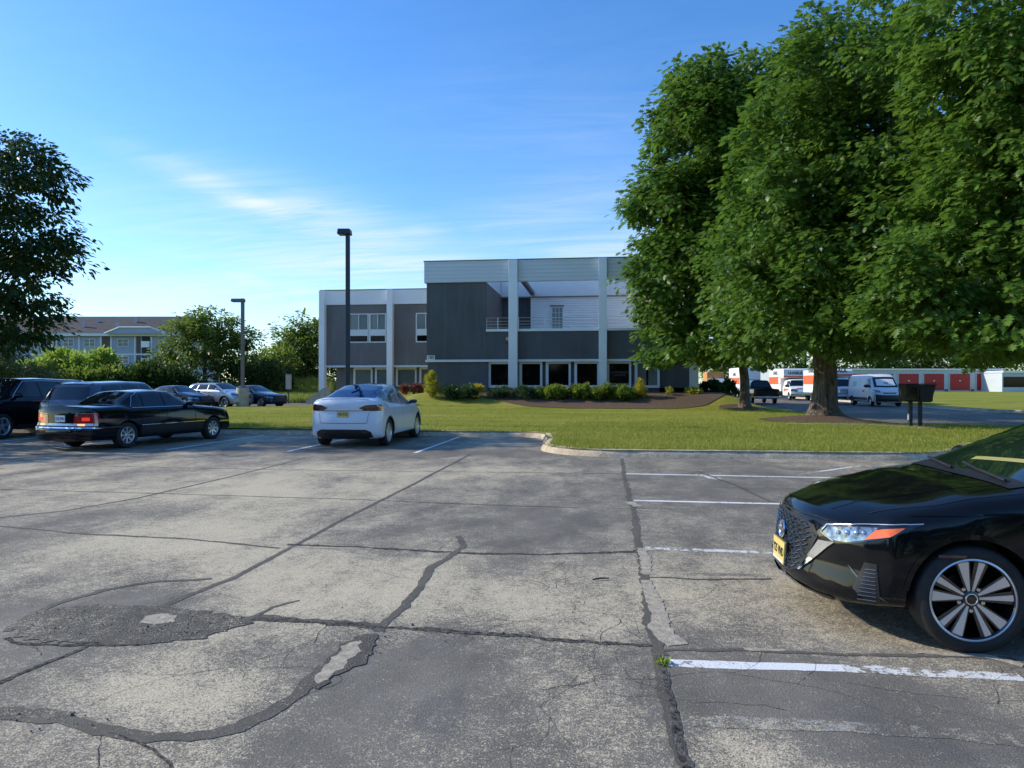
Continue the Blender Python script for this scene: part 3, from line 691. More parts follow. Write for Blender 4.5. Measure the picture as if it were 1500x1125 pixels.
    mb = MB(); cur = XA+.1
    for a, c in holes:
        xa, xc = lx(a), min(lx(c), XE); mb.box(cur, xa, Y2+.02, Y2+.3, zb, lz(443)); mb.box(xa, xc, Y2+.02, Y2+.3, hz1, lz(443)); mb.box(xa, xc, Y2+.02, Y2+.3, zb, hz0); cur = xc
    mb.box(XA+.1, XA+.3, Y2+.3, 76, zb, lz(443))
    mb.build('upper_wall', M['stucco_lit'], b)
    for k, (a, c) in enumerate([(511, 540), (539.5, 565.5), (609, 638)]):
        xa, xc = lx(a), min(lx(c), XE-.01); mb = MB(); ya, yb = Y2+.0, Y2+.16
        fw = .09; ml = .36 if k == 1 else fw; mr = .0+fw if k else .0+.10
        mb.box(xa, xa+ml-.18*(k == 1), ya, yb, hz0, hz1); mb.box(xc-mr, xc, ya, yb, hz0, hz1)
        xi, xj = xa+ml-.18*(k == 1), xc-mr
        mb.box(xi, xj, ya, yb, hz1-.08, hz1); mb.box(xi, xj, ya, yb, hz0, hz0+.1); mb.box(xi, xj, ya+.005, yb, lz(490), lz(480.5))
        xm = (xi+xj)/2; mb.box(xm-.03, xm+.03, ya, yb, lz(480.5), hz1-.08)
        w_ = mb.build('window_frame', M['white_trim'], b)
        MB().box(xi, xj, yb-.03, yb-.01, lz(480.5), hz1-.08).build('window_pane', M['win_glass'], w_)
        MB().box(xi, xi+(xj-xi)*(.5 if k != 1 else 1.), yb+.0, yb+.02, lz(480.5), hz1-.08).build('blind', M['blind_glass'], w_)
        MB().box(xi, xm-.03, yb-.045, yb-.033, lz(480.5), hz1-.08).build('blind_panel', M['blind_glass'], w_)
        MB().box(xi, xj, yb-.03, yb-.01, hz0+.1, lz(490)).build('lower_pane', M['win_dark'], w_)
    MB().box(XA+.05, XE, Y2-.08, Y2+.02, zb-.02, lz(534.5)).build('belt_course', M['white_trim'], b)
    yr = Y2+.9
    MB().box(XA+.2, XE, Y2+.02, yr+.2, zb, zb+.05).build('soffit', M['white_trim'], b)
    wins = [(513, 541), (545, 572), (576, 606.5), (611, 634)]
    mb = MB(); cur = lx(487); zs = lz(566)
    for a, c in wins:
        xa, xc = lx(a), min(lx(c), XE); mb.box(cur, xa, yr, yr+.2, .3, zb); mb.box(xa, xc, yr, yr+.2, .3, zs); cur = xc
    mb.box(lx(487), lx(487)+.2, yr+.2, 76, .3, zb); mb.box(lx(487)+.2, XE, 64, 64.2, .3, zb)
    mb.build('ground_floor_wall', M['stucco_lit'], b)
    for a, c in wins:
        xa, xc = lx(a), min(lx(c), XE-.01); mb = MB(); fw = .16
        mb.box(xa, xa+fw, yr-.12, yr+.1, zs, zb); mb.box(xc-fw*.8, xc, yr-.12, yr+.1, zs, zb); mb.box(xa+fw, xc-fw*.8, yr-.12, yr+.1, zb-.2, zb-.001); mb.box(xa+fw, xc-fw*.8, yr-.12, yr+.1, zs, zs+.08)
        w_ = mb.build('window_frame', M['fascia_lit'], b)
        MB().box(xa+fw, xc-fw*.8, yr, yr+.03, zs+.08, zb-.2).build('window_pane', M['blind_glass'], w_)
office()
# retaining wing wall left of the office
p0 = W(441, 53); q0 = W(472, 53)
rw = MB(); y = p0.y
rw.prism([(p0.x, .1), (q0.x+.3, .1), (q0.x+.3, Zat(568, 53.5)), (q0.x-.15, Zat(568, 53.5)), (p0.x, Zat(587, 53))], 'y', y+.9, y+1.25)
tag(rw.build('retaining_wall', M['concrete']), 'low sloping concrete retaining wall beside the left corner column of the office', 'wall')
# ================================================================ distant apartment block
def apartments():
    D = 112.0; o = W(0, D); b = thing('apartment_building', 'lilac sided three storey apartment block with brown shingle roof', 'building', (0, 0, 0))
    b.rotation_euler = (0, 0, YAW); b.location = (W(750, D).x, W(750, D).y, 0)
    s = D/F
    def X(px): return (px-750)*s
    def Z(py): return CH-(py-562.5)*s
    ze, zr = Z(491.5), Z(457)
    MB().box(X(-90), X(262), 0, 16, -.5, ze).build('wall', M['lap'], b)
    r = MB(); x0, x1 = X(-95), X(266)
    r.add([(x0, -.6, ze), (x1, -.6, ze), (x1, 17, ze), (x0, 17, ze), (x0+2, 7.5, zr), (x1-1.2, 7.5, zr)], [(0, 1, 5, 4), (1, 2, 5), (2, 3, 4, 5), (3, 0, 4), (3, 2, 1, 0)])
    rf = r.build('roof', M['shingle'], b)
    for px, py, hh in ((107, 473, 1.0), (161, 476, 1.0), (175, 464, .8), (116, 464, .4), (244, 461, .5), (250, 470, .3)):
        t = (ze-Z(py))/(ze-zr)*-1; zz_ = Z(py)-.4; yy = -.6+8.1*(zz_-ze)/(zr-ze)
        MB().box(X(px)-.18, X(px)+.18, yy-.15, yy+.15, zz_-.2, zz_+hh).build('roof_vent', M['lap'], rf)
    MB().box(x0, x1, -.72, -.603, ze-.12, ze+.28).build('gutter', M['white_trim'], b)
    # gablet
    g = MB(); gx0, gx1 = X(162), X(246)
    g.add([(gx0, -1.4, ze+.2), (gx1, -1.4, ze+.2), (gx1-2.0, -1.4, Z(481)), (gx0+2.2, -1.4, Z(481)), (gx0+2.2, 4.5, Z(481)), (gx1-2.0, 4.5, Z(481)), (gx0, 1, ze+.2), (gx1, 1, ze+.2)], [(0, 1, 2, 3), (3, 2, 5, 4), (0, 3, 4, 6), (1, 7, 5, 2)])
    g.build('gable', M['lap'], b)
    gt = MB(); gt.tube([(gx0-.2, -1.5, ze+.2), (gx0+2.2, -1.5, Z(481)+.05), (gx1-2.0, -1.5, Z(481)+.05), (gx1+.2, -1.5, ze+.2)], .13, 4); gt.build('gable_trim', M['white_trim'], b)
    for x in (X(68), X(83), X(116), X(148), X(163), X(198), X(222), X(25)):
        MB().box(x-.11, x+.11, -.1, 0, -.5, ze-.12).build('corner_trim', M['white_trim'], b)
    MB().box(X(-90), X(262), -.09, -.003, Z(520), Z(518)).build('floor_band', M['white_trim'], b)
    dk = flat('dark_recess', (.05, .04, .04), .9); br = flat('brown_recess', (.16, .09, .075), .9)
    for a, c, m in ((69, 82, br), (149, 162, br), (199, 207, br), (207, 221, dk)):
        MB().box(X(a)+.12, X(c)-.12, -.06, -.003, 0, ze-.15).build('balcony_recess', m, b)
    for a, c in ((209, 220), (70, 80)):
        for py in (509, 534): MB().box(X(a), X(c), -.5, -.1, Z(py), Z(py-9)).build('balcony_panel', M['fascia_lit'], b)
    for row in ((497, 507), (522, 532)):
        for a in (93, 101, 124, 132, 173, 181, 240, 44, 8, 16, -30, -22, 52):
            z0, z1 = Z(row[1]), Z(row[0]); xa, xc = X(a)+.03, X(a+7.2)
            f = MB(); f.box(xa-.08, xa, -.12, -.003, z0-.08, z1+.08); f.box(xc, xc+.08, -.12, -.003, z0-.08, z1+.08); f.box(xa, xc, -.12, -.003, z1, z1+.08); f.box(xa, xc, -.12, -.003, z0-.08, z0); f.box(xa, xc, -.1, -.003, (z0+z1)/2-.03, (z0+z1)/2+.03)
            w_ = f.build('window_frame', M['white_trim'], b)
            MB().box(xa, xc, -.06, -.01, z0, z1).build('window_pane', M['win_glass'], w_)
apartments()
# ================================================================ storage building on the right
def storage():
    D = 92.0; b = thing('storage_building', 'long low storage building with red roller doors beyond the lawn', 'building', (W(750, D).x, W(750, D).y, 0), YAW)
    s = D/F
    def X(px): return (px-750)*s
    def Z(py): return CH-(py-562.5)*s
    MB().box(X(1140), X(1466), 0, 9, -.1, Z(542)).build('wall', M['grey_metal'], b)
    MB().box(X(1139), X(1467), -.25, 9.2, Z(542), Z(540)).build('roof', M['smooth_white'], b)
    MB().box(X(1140), X(1466), -.05, -.003, -.1, Z(575)).build('base_course', M['concrete'], b)
    for a in (1316, 1353, 1391, 1430, 1278, 1240, 1160):
        z0, z1 = Z(571.5), Z(547.5); xa = X(a); xc = X(a+29.5)
        d = MB().box(xa, xc, -.06, -.004, z0, z1).build('roller_door', M['red_door'], b)
        f = MB(); f.box(xa-.08, xa, -.09, -.003, z0, z1+.1); f.box(xc, xc+.08, -.09, -.003, z0, z1+.1); f.box(xa, xc, -.09, -.003, z1, z1+.1); f.build('door_frame', M['grey_metal'], d)
        MB().box((xa+xc)/2-.1, (xa+xc)/2+.1, -.1, -.061, (z0+z1)/2+.1, (z0+z1)/2+.2).build('latch', M['alloy'], d)
    for a in (1385.5, 1424, 1463): MB().box(X(a)-.2, X(a)+.2, -.12, -.055, Z(573), Z(570)).build('vent', M['stucco_side'], b)
    b2 = thing('storage_office', 'pale low building with dark window at the right edge, beside the red storage doors', 'building', (W(750, D-4).x, W(750, D-4).y, 0), YAW)
    s2 = (D-4)/F
    def X2(px): return (px-750)*s2
    def Z2(py): return CH-(py-562.5)*s2
    MB().box(X2(1468), X2(1560), 0, 9, -.1, Z2(546)).build('wall', M['grey_metal'], b2)
    MB().box(X2(1467), X2(1561), -.3, 9.2, Z2(546), Z2(543)).build('roof', M['smooth_white'], b2)
    f = MB().box(X2(1470), X2(1540), -.06, -.003, Z2(567), Z2(552)).build('window', M['win_dark'], b2)
storage()
# ================================================================ street furniture
def lamp(px, d, z0, ztop, base_r, base_h, mat, label, headw=1.0, poleh=.085):
    p = W(px, d, z0); b = thing('street_lamp', label, 'street lamp', p, YAW, 'square head lamps of the parking lot')
    MB().lathe([(0, base_h), (base_r*.97, base_h), (base_r, base_h-.04), (base_r, -.15)], 20, 'z').build('concrete_base', M['concrete'], b, smooth=30)
    h = ztop-z0
    MB().box(-poleh, poleh, -poleh, poleh, base_h, h).build('pole', mat, b, bevel=.01)
    MB().box(-.17, .17, -.17, .17, base_h, base_h+.03).build('base_plate', mat, b)
    hd = MB(); hd.add([(-headw, -.18, h-.02), (.10, -.18, h-.02), (.10, .18, h-.02), (-headw, .18, h-.02), (-headw-.02, -.21, h-.21), (.12, -.21, h-.21), (.12, .21, h-.21), (-headw-.02, .21, h-.21)],
           [(3, 2, 1, 0), (4, 5, 6, 7), (0, 1, 5, 4), (1, 2, 6, 5), (2, 3, 7, 6), (3, 0, 4, 7)])
    q = hd.build('lamp_head', mat, b, bevel=.02)
    MB().box(-headw+.03, -.12, -.15, .15, h-.225, h-.211).build('lamp_lens', M['win_glass'], q)
    return b
lamp(509.5, 25.4, .15, 7.15, .33, .75, M['pole'], 'tall dark square head lamp rising behind the white hatchback', .33, .07)
lamp(355.5, 44, .2, 6.9, .37, 1.15, M['pole_grey'], 'weathered lamp on a fat round concrete base by the far parked cars', .66, .09)
p = W(423, 55, .15); sg = thing('road_sign', 'small tan sign on thin post in the tall grass left of the office', 'sign', p, YAW)
MB().box(-.03, .03, -.03, .03, -.1, 1.0+.9).build('post', M['pole'], sg)
MB().box(-.22, .22, -.06, -.031, 1.05, 2.2).build('sign_panel', M['concrete'], sg)
# mailbox pair
def mailbox():
    d = 24.6; p = W(1340, d, .0); b = thing('mailbox_cluster', 'black double mailbox on two grey posts by the drive edge', 'mailbox', (p.x, p.y, H(p.x, p.y)-.02), YAW-.12)
    zb = Zat(630, d)
    MB().add([(-.40, -.30, .88), (.42, -.30, .86), (.42, .30, .86), (-.40, .30, .88), (-.42, -.33, 1.47), (.56, -.33, 1.46), (.56, .33, 1.46), (-.42, .33, 1.47)],
             [(3, 2, 1, 0), (4, 5, 6, 7), (0, 1, 5, 4), (1, 2, 6, 5), (2, 3, 7, 6), (3, 0, 4, 7)]).build('box', M['plastic'], b, bevel=.02)
    MB().box(-.43, -.03, -.35, -.331, .93, 1.40).build('door', M['gloss_black'], b, bevel=.008)
    MB().box(.03, .44, -.35, -.331, .90, 1.40).build('door', M['plastic'], b, bevel=.008)
    MB().box(-.44, .58, -.36, .36, 1.47, 1.50).build('lid', M['plastic'], b, bevel=.01)
    MB().box(-.20, -.09, -.06, .06, -.3, .88).build('post', M['pole'], b, bevel=.008)
    MB().box(.12, .23, -.05, .07, -.3, .86).build('post', M['pole'], b, bevel=.008)
    MB().box(-.24, -.205, -.07, -.02, .25, .45).build('tag', M['plate_white'], b)
mailbox()
# ================================================================ vegetation
KITE = (np.array([(0, 0, 0), (.45, .28, .06), (1, 0, -.06), (.45, -.28, .06)]), np.array([(0, 1, 2, 3)]))
LAN = (np.array([(0, 0, 0), (.4, .13, .04), (1, 0, -.1), (.4, -.13, .04)]), np.array([(0, 1, 2, 3)]))
# lobed oak leaf: five pointed lobes as quads around a midrib
_o = [(0, 0), (.08, .06), (.24, .33), (.34, .12), (.50, .46), (.60, .12), (.78, .33), (.82, .08), (1, 0)]
OV = np.array([(x, y, .05*abs(y)-.10*x*x) for x, y in _o]+[(x, -y, .05*abs(y)-.10*x*x) for x, y in _o[1:-1]]+[(.34, 0, -.01), (.58, 0, -.03), (.78, 0, -.06)])
# indexes: 0..8 upper, 9..15 lower(1..7), 16,17,18 midrib
OF = np.array([(0, 16, 3, 1), (1, 3, 3, 2), (16, 17, 5, 3), (3, 5, 5, 4), (17, 18, 7, 5), (5, 7, 7, 6), (18, 8, 8, 7),
               (0, 9, 11, 16), (9, 10, 10, 11), (16, 11, 13, 17), (11, 12, 12, 13), (17, 13, 15, 18), (13, 14, 14, 15), (18, 15, 15, 8)])
OT = np.array([(0, 16, 1), (1, 16, 3), (1, 3, 2), (3, 16, 17), (3, 17, 5), (3, 5, 4), (5, 17, 18), (5, 18, 7), (5, 7, 6), (7, 18, 8),
               (0, 9, 16), (9, 11, 16), (9, 10, 11), (11, 17, 16), (11, 13, 17), (11, 12, 13), (13, 18, 17), (13, 15, 18), (13, 14, 15), (15, 8, 18)])
OAK = (OV, OT)
def leaves(P, tip, size, tmpl, flatn=.6, jit=.35):
    """P (N,3) positions, tip (N,3) tip directions"""
    N = len(P); V, Fc = tmpl
    X = tip/np.linalg.norm(tip, axis=1, keepdims=True)
    up = rng.normal(0, 1, (N, 3))*(1-flatn); up[:, 2] += flatn
    Y = np.cross(up, X); Y /= np.linalg.norm(Y, axis=1, keepdims=True)+1e-9; Z = np.cross(X, Y)
    s = size*(1+rng.uniform(-jit, jit, (N, 1, 1)))
    v = P[:, None, :]+s*(V[None, :, 0:1]*X[:, None]+V[None, :, 1:2]*Y[:, None]+V[None, :, 2:3]*Z[:, None])
    f = Fc[None]+(np.arange(N)*len(V))[:, None, None]
    return v.reshape(-1, 3), f.reshape(-1, Fc.shape[1])
def crown_points(blobs, nclus, inner=.35, gap=.0, seed=1):
    r = np.random.default_rng(seed); out = []
    vol = np.array([b[3]*b[4]*b[5] for b in blobs])**(2/3); pr = vol/vol.sum()
    for b, k in zip(blobs, (pr*nclus).astype(int)+1):
        n = r.normal(0, 1, (k, 3)); n /= np.linalg.norm(n, axis=1, keepdims=True)
        rad = np.where(r.random(k) < inner, r.uniform(.35, .8, k), r.uniform(.82, 1.12, k))[:, None]
        c = np.array(b[:3])+n*rad*np.array(b[3:6]); q = c*1.9+seed
        ns = np.sin(q[:, 0]+np.sin(q[:, 2]*.7))*np.sin(q[:, 1]*1.1+1)+.7*np.sin(q[:, 2]*1.4+q[:, 0]*.8)
        c = c+n*(ns*.09)[:, None]*np.array(b[3:6]); keep = (ns > -.75) | (rad[:, 0] < .8)
        out.append(np.concatenate([c, n], 1)[keep])
    return np.concatenate(out)
def make_tree(name, label, cat, base, tr, trunk_top, blobs, nclus, nleaf, lsize, tmpl, lmat, crad=.6, droop=.5, limbs=60, lean=(0, 0), group=None, seed=1, bark='bark', inner=.35, flare=1.0, twig=False, zmin=None):
    r = random.Random(seed); nr = np.random.default_rng(seed)
    root = thing(name, label, cat, base, 0, group); bv = Vector(base)
    cp = crown_points(blobs, nclus, inner, seed=seed)
    # leaf sprays
    n = len(cp)*nleaf
    ci = np.repeat(np.arange(len(cp)), nleaf); d = nr.normal(0, 1, (n, 3)); d /= np.linalg.norm(d, axis=1, keepdims=True)
    sc = np.repeat(nr.uniform(.6, 1.35, len(cp)), nleaf)
    P = cp[ci, :3]+d*(nr.random((n, 1))**.5)*np.array([1, 1, .62])*crad*sc[:, None]
    out = d*.7+cp[ci, 3:]*.8; out[:, 2] = out[:, 2]*.5-droop; out += nr.normal(0, .3, (n, 3))
    if zmin is not None:
        wob_ = .22*np.sin(P[:, 0]*2.3+seed)+.15*np.sin(P[:, 0]*5.1+P[:, 1]*3); kp = P[:, 2] > zmin+wob_; P = P[kp]; out = out[kp]
    v, f = leaves(P-np.array(bv), out, lsize, tmpl, .75)
    npobj('crown', v, f, M[lmat], root)
    # trunk with root flare + limbs
    mb = MB(); top = Vector((bv.x+lean[0], bv.y+lean[1], trunk_top)); pts = []; rad = []
    for i in range(15):
        t = i/14; t2 = t**1.5
        q = bv.lerp(top, t2); q.z = bv.z-.15+(trunk_top-bv.z+.15)*t2
        fl = 1+flare*math.exp(-(q.z-bv.z)/.28)*.55
        pts.append(q-bv+Vector((.05*math.sin(i*1.3+seed), .05*math.cos(i), 0))*min(1, i/3)); rad.append(tr*fl*(1-.72*t2))
    mb.tube(pts, rad, 14)
    # uneven buttresses
    if flare:
        for i in range(28*3):
            pass
    for k in range(limbs):
        c = cp[r.randrange(len(cp))]; tgt = Vector(c[:3])-bv
        zs = max(.22*(trunk_top-bv.z), min(tgt.z-1.0-.25*math.hypot(tgt.x, tgt.y), (trunk_top-bv.z)*.95)); tt = zs/(trunk_top-bv.z)
        st = Vector((lean[0]*tt, lean[1]*tt, zs)); midp = st.lerp(tgt, .55)+Vector((r.uniform(-.3, .3), r.uniform(-.3, .3), .35))
        r0 = tr*(.30-.16*tt)*r.uniform(.5, 1.0)
        mb.tube([st, st.lerp(midp, .5)+Vector((0, 0, .12)), midp, tgt], [r0, r0*.75, r0*.5, r0*.14], 6, cap=False)
        for j in range(3):
            c2 = cp[r.randrange(len(cp))]; t2 = Vector(c2[:3])-bv
            if (t2-midp).length < 2.6: mb.tube([midp, midp.lerp(t2, .5)+Vector((0, 0, .1)), t2], [r0*.4, r0*.25, .012], 5, cap=False)
    tk = mb.build('trunk', M[bark], root, smooth=60)
    if flare:   # ridged root flare
        for vv in tk.data.vertices:
            z = vv.co.z
            if z < .8:
                a = math.atan2(vv.co.y, vv.co.x); k = 1+.12*(1-max(0, z)/.8)*math.sin(a*5+seed)
                vv.co.x *= k; vv.co.y *= k
    return root
def blobs_px(lst, d0):
    """(px, py, depth offset, rx_px, ry_px, ry_depth m) -> ellipsoids"""
    out = []
    for px, py, dd, rx, rz, rd in lst:
        d = d0+dd; p = W(px, d, Zat(py, d)); out.append((p.x, p.y, p.z, rx*d/F, rd, rz*d/F))
    return out
# --- big oak with the thick trunk
D = 27.5; b0 = W(1207, D); B = (b0.x, b0.y, H(b0.x, b0.y)-.03)
make_tree('oak_tree', 'big oak with thick flared trunk in a bare mulch ring on the lawn', 'tree', B, .47, 11.5,
    blobs_px([(1150, 440, -1.0, 75, 70, 3.2), (1110, 330, 0, 52, 70, 3), (1140, 230, 0, 60, 80, 3.2), (1165, 150, 0, 48, 60, 3.0), (1190, 90, 0, 38, 60, 2.6), (1240, 130, .5, 80, 90, 4), (1075, 400, 1.5, 40, 60, 3), (1215, 470, -2.6, 62, 45, 1.6), (1255, 380, -1, 110, 110, 5),
              (1186, 38, 0, 15, 18, 1), (1310, 50, 0, 70, 90, 5), (1290, 170, -2, 90, 120, 4), (1340, 330, -2.5, 90, 120, 4), (1310, 240, 0, 120, 150, 5), (1330, 440, -1, 110, 70, 4), (1270, 480, -1.5, 60, 45, 2.5), (1185, 520, -2.4, 26, 15, .8), (1120, 500, 0, 50, 35, 2)]+[(1250, 280, 1.5, 120, 200, 4), (1170, 330, 1, 90, 170, 4)], D), 1500, 56, .25, OAK, 'leaf_oak', .75, .5, 70, (0, 0), 'oaks along the right of the lawn', 3, inner=.22, zmin=2.55)
# --- second oak nearer the building
D = 38.5; b1 = W(1092, D); B = (b1.x, b1.y, H(b1.x, b1.y)-.03)
make_tree('oak_tree', 'tall narrow oak with leaning thin trunk nearest the office', 'tree', B, .26, 15.5,
    blobs_px([(995, 480, -1, 55, 50, 2.6), (965, 400, 0, 42, 55, 3), (985, 310, 0, 55, 65, 3.2), (965, 270, 0, 30, 30, 2), (1015, 215, 0, 55, 65, 3.2), (1045, 140, 0, 58, 48, 2.8), (1110, 130, 0, 42, 48, 3), (1120, 220, 0, 50, 80, 3), (1130, 330, 0, 50, 100, 3), (1060, 330, 0, 75, 110, 4), (1075, 470, -1, 80, 60, 4), (985, 525, -1, 38, 16, 1.5), (1080, 520, 0, 60, 18, 3),
              (935, 300, 0, 14, 26, 1.2), (1005, 150, 0, 24, 36, 1.8), (1040, 110, 0, 40, 20, 2), (1010, 300, .5, 70, 190, 4), (1080, 260, 0, 70, 130, 4)], D), 1250, 52, .33, OAK, 'leaf_oak', .9, .55, 60, (-.9, 0), 'oaks along the right of the lawn', 4, inner=.22, zmin=2.75)
# --- third oak, nearest, trunk beyond the right edge
D = 19.5; b2 = W(1580, D); B = (b2.x, b2.y, .1)
make_tree('oak_tree', 'nearest oak whose dark limbs reach in from the right edge', 'tree', B, .38, 9.5,
    blobs_px([(1440, 430, 0, 110, 80, 3), (1480, 300, 0, 120, 120, 3.5), (1455, 250, .5, 80, 100, 3), (1520, 130, 0, 150, 120, 3.6), (1450, 120, 0, 80, 90, 3), (1350, 400, 0, 70, 50, 2), (1330, 460, 0, 75, 28, 1.4), (1470, 500, 0, 90, 38, 2), (1580, 350, 0, 150, 190, 4), (1420, 510, -.8, 60, 22, 1), (1450, 20, 0, 120, 90, 3), (1310, 420, -.3, 45, 26, 1), (1490, 250, 1, 120, 200, 3.5), (1385, 330, 1, 40, 60, 2)], D), 950, 58, .23, OAK, 'leaf_oak', .62, .5, 80, (0, 0), 'oaks along the right of the lawn', 5, inner=.25, zmin=2.35)
# --- left dark tree
D = 24.0; b3 = W(-115, D); B = (b3.x, b3.y, H(b3.x, b3.y)-.05)
make_tree('shade_tree', 'dark backlit tree reaching in at the upper left edge', 'tree', B, .3, 8.6,
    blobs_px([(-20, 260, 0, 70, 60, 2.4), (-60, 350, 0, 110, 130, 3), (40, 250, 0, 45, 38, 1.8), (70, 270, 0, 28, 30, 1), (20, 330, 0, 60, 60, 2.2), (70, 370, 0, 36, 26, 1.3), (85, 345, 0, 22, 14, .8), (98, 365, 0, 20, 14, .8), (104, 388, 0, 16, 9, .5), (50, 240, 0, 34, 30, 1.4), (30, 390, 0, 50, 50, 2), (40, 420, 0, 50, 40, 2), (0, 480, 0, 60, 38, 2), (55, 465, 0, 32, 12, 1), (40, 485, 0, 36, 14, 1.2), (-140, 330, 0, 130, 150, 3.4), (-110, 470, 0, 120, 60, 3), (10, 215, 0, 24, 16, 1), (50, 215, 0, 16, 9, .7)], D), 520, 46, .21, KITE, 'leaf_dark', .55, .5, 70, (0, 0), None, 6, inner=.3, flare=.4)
b4 = W(-420, 21.5)
make_tree('shade_tree', 'second shade tree standing out of frame past the left edge', 'tree', (b4.x, b4.y, .1), .28, 8,
    [(b4.x, b4.y, 5.6, 4.2, 3.4, 3.4), (b4.x+1.5, b4.y-1, 7.5, 2.4, 2.4, 2.0), (b4.x-2, b4.y+1, 4.5, 3, 3, 2)], 150, 42, .26, KITE, 'leaf_dark', .6, .5, 30, (0, 0), None, 7, flare=.4)
# --- dark conifer boughs low at the left edge
D = 40; b5 = W(-35, D); B = (b5.x, b5.y, .2)
make_tree('conifer_tree', 'dark low conifer boughs at the left edge below the shade tree', 'tree', B, .2, 3.6,
    blobs_px([(-30, 500, 0, 50, 16, 2), (-10, 520, 0, 50, 8, 2), (-20, 545, 0, 75, 14, 2), (10, 540, 0, 40, 12, 2), (30, 552, 0, 60, 12, 2)], D), 150, 60, .22, LAN, 'leaf_dark', .6, .25, 20, (0, 0), None, 8, flare=0)
# --- mid distance trees
D = 66; b6 = W(300, D); B = (b6.x, b6.y, 1.0)
make_tree('round_tree', 'broad open crowned tree behind the far parked cars', 'tree', B, .22, 6.5,
    blobs_px([(300, 500, 0, 50, 40, 3.4), (265, 500, 0, 26, 28, 2), (340, 505, 0, 34, 34, 2.6), (315, 480, 0, 34, 24, 2.4), (255, 530, 0, 28, 16, 2), (362, 497, 0, 16, 10, 1), (290, 475, 0, 22, 16, 2), (340, 540, 2, 34, 26, 2)], D), 330, 40, .34, KITE, 'leaf_mid', .8, .3, 60, (0, 0), None, 9, flare=0, inner=.3)
D = 78; b7 = W(450, D); B = (b7.x, b7.y, 1.0)
make_tree('round_tree', 'dense dark tree just left of the office corner', 'tree', B, .3, 8.5,
    blobs_px([(447, 500, 0, 36, 34, 3.2), (425, 512, 0, 24, 28, 2.2), (470, 500, 0, 26, 34, 3), (440, 530, 0, 45, 34, 3.4), (455, 480, 0, 24, 14, 2)], D), 260, 40, .4, KITE, 'leaf_mid', .95, .4, 30, (0, 0), None, 10, flare=0, inner=.3)
def shrub(name, label, cat, px, d, z0, blobs, ncl, nl, ls, mat, crad, tmpl=KITE, droop=-.2, group=None, seed=1, inner=.4, stems=8):
    p = W(px, d, z0); root = thing(name, label, cat, p, 0, group); nr = np.random.default_rng(seed); r = random.Random(seed)
    bl = blobs_px(blobs, d); cp = crown_points(bl, ncl, inner, seed=seed); n = len(cp)*nl; ci = np.repeat(np.arange(len(cp)), nl)
    dd = nr.normal(0, 1, (n, 3)); dd /= np.linalg.norm(dd, axis=1, keepdims=True)
    P = cp[ci, :3]+dd*(nr.random((n, 1))**.5)*crad; P[:, 2] = np.maximum(P[:, 2], z0-.02)
    out = dd+cp[ci, 3:]*.8; out[:, 2] += -droop*2
    v, f = leaves(P-np.array(p), out, ls, tmpl, .4); npobj('foliage', v, f, M[mat], root)
    mb = MB()
    for k in range(stems):
        c = Vector(cp[r.randrange(len(cp)), :3])-p; mb.tube([Vector((c.x*.3, c.y*.3, -.05)), Vector((c.x*.6, c.y*.6, c.z*.6)), c], [.03, .02, .008], 5)
    mb.build('stem', M['bark'], root); return root
# hedge and bushes left (each clump its own plant)
gL = 'bushes behind the left parked cars'
for i, (lab, px, d, bl, mt) in enumerate([
    ('bright lime bush in front of the apartment block, left one', 90, 62, [(90, 538, 0, 24, 12, 2), (85, 526, 0, 12, 7, 1.5), (60, 542, 0, 16, 8, 2), (97, 522, 0, 8, 4, 1)], 'leaf_lime'),
    ('bright lime bush in front of the apartment block, right one', 140, 62, [(138, 540, 0, 24, 11, 2), (152, 527, 0, 11, 7, 1.5), (125, 533, 0, 13, 8, 2), (147, 521, 0, 7, 4, 1)], 'leaf_lime'),
    ('low olive hedge clump between the lime bushes and parked cars', 110, 60, [(110, 553, 0, 70, 9, 2), (170, 552, 0, 30, 9, 2)], 'leaf_mid'),
    ('dark rounded hedge clump behind the black sedan roof', 200, 60, [(200, 557, 0, 45, 14, 2.4), (225, 550, 0, 26, 16, 2)], 'leaf_dark'),
    ('dark rounded hedge clump right below the broad tree', 262, 60, [(255, 557, 0, 30, 16, 2.4), (275, 565, 0, 16, 12, 2)], 'leaf_dark'),
    ('olive leafed bush on top of the dark hedge', 245, 63, [(235, 546, 0, 34, 10, 2)], 'leaf_mid'),
    ('dark shrub mass behind the lamp base', 360, 66, [(355, 560, 0, 34, 24, 2.6), (392, 562, 0, 30, 26, 2.6)], 'leaf_dark'),
    ('bright leafed shrub between the two mid distance trees', 385, 72, [(385, 540, 0, 26, 22, 2.6), (410, 530, 0, 24, 24, 2.6)], 'leaf_mid'),
    ('dark shrub at the foot of the tree beside the office', 425, 76, [(425, 552, 0, 34, 18, 3), (460, 552, 0, 34, 20, 3)], 'leaf_dark'),
    ('dark hedge far left behind the dark utility vehicle', 20, 58, [(10, 555, 0, 60, 16, 2), (-40, 555, 0, 60, 20, 2)], 'leaf_dark')]):
    shrub('bush', lab, 'bush', px, d, .8, bl, 120 if i not in (2, 3) else 160, 42, .30, mt, .6, group=gL, seed=20+i)
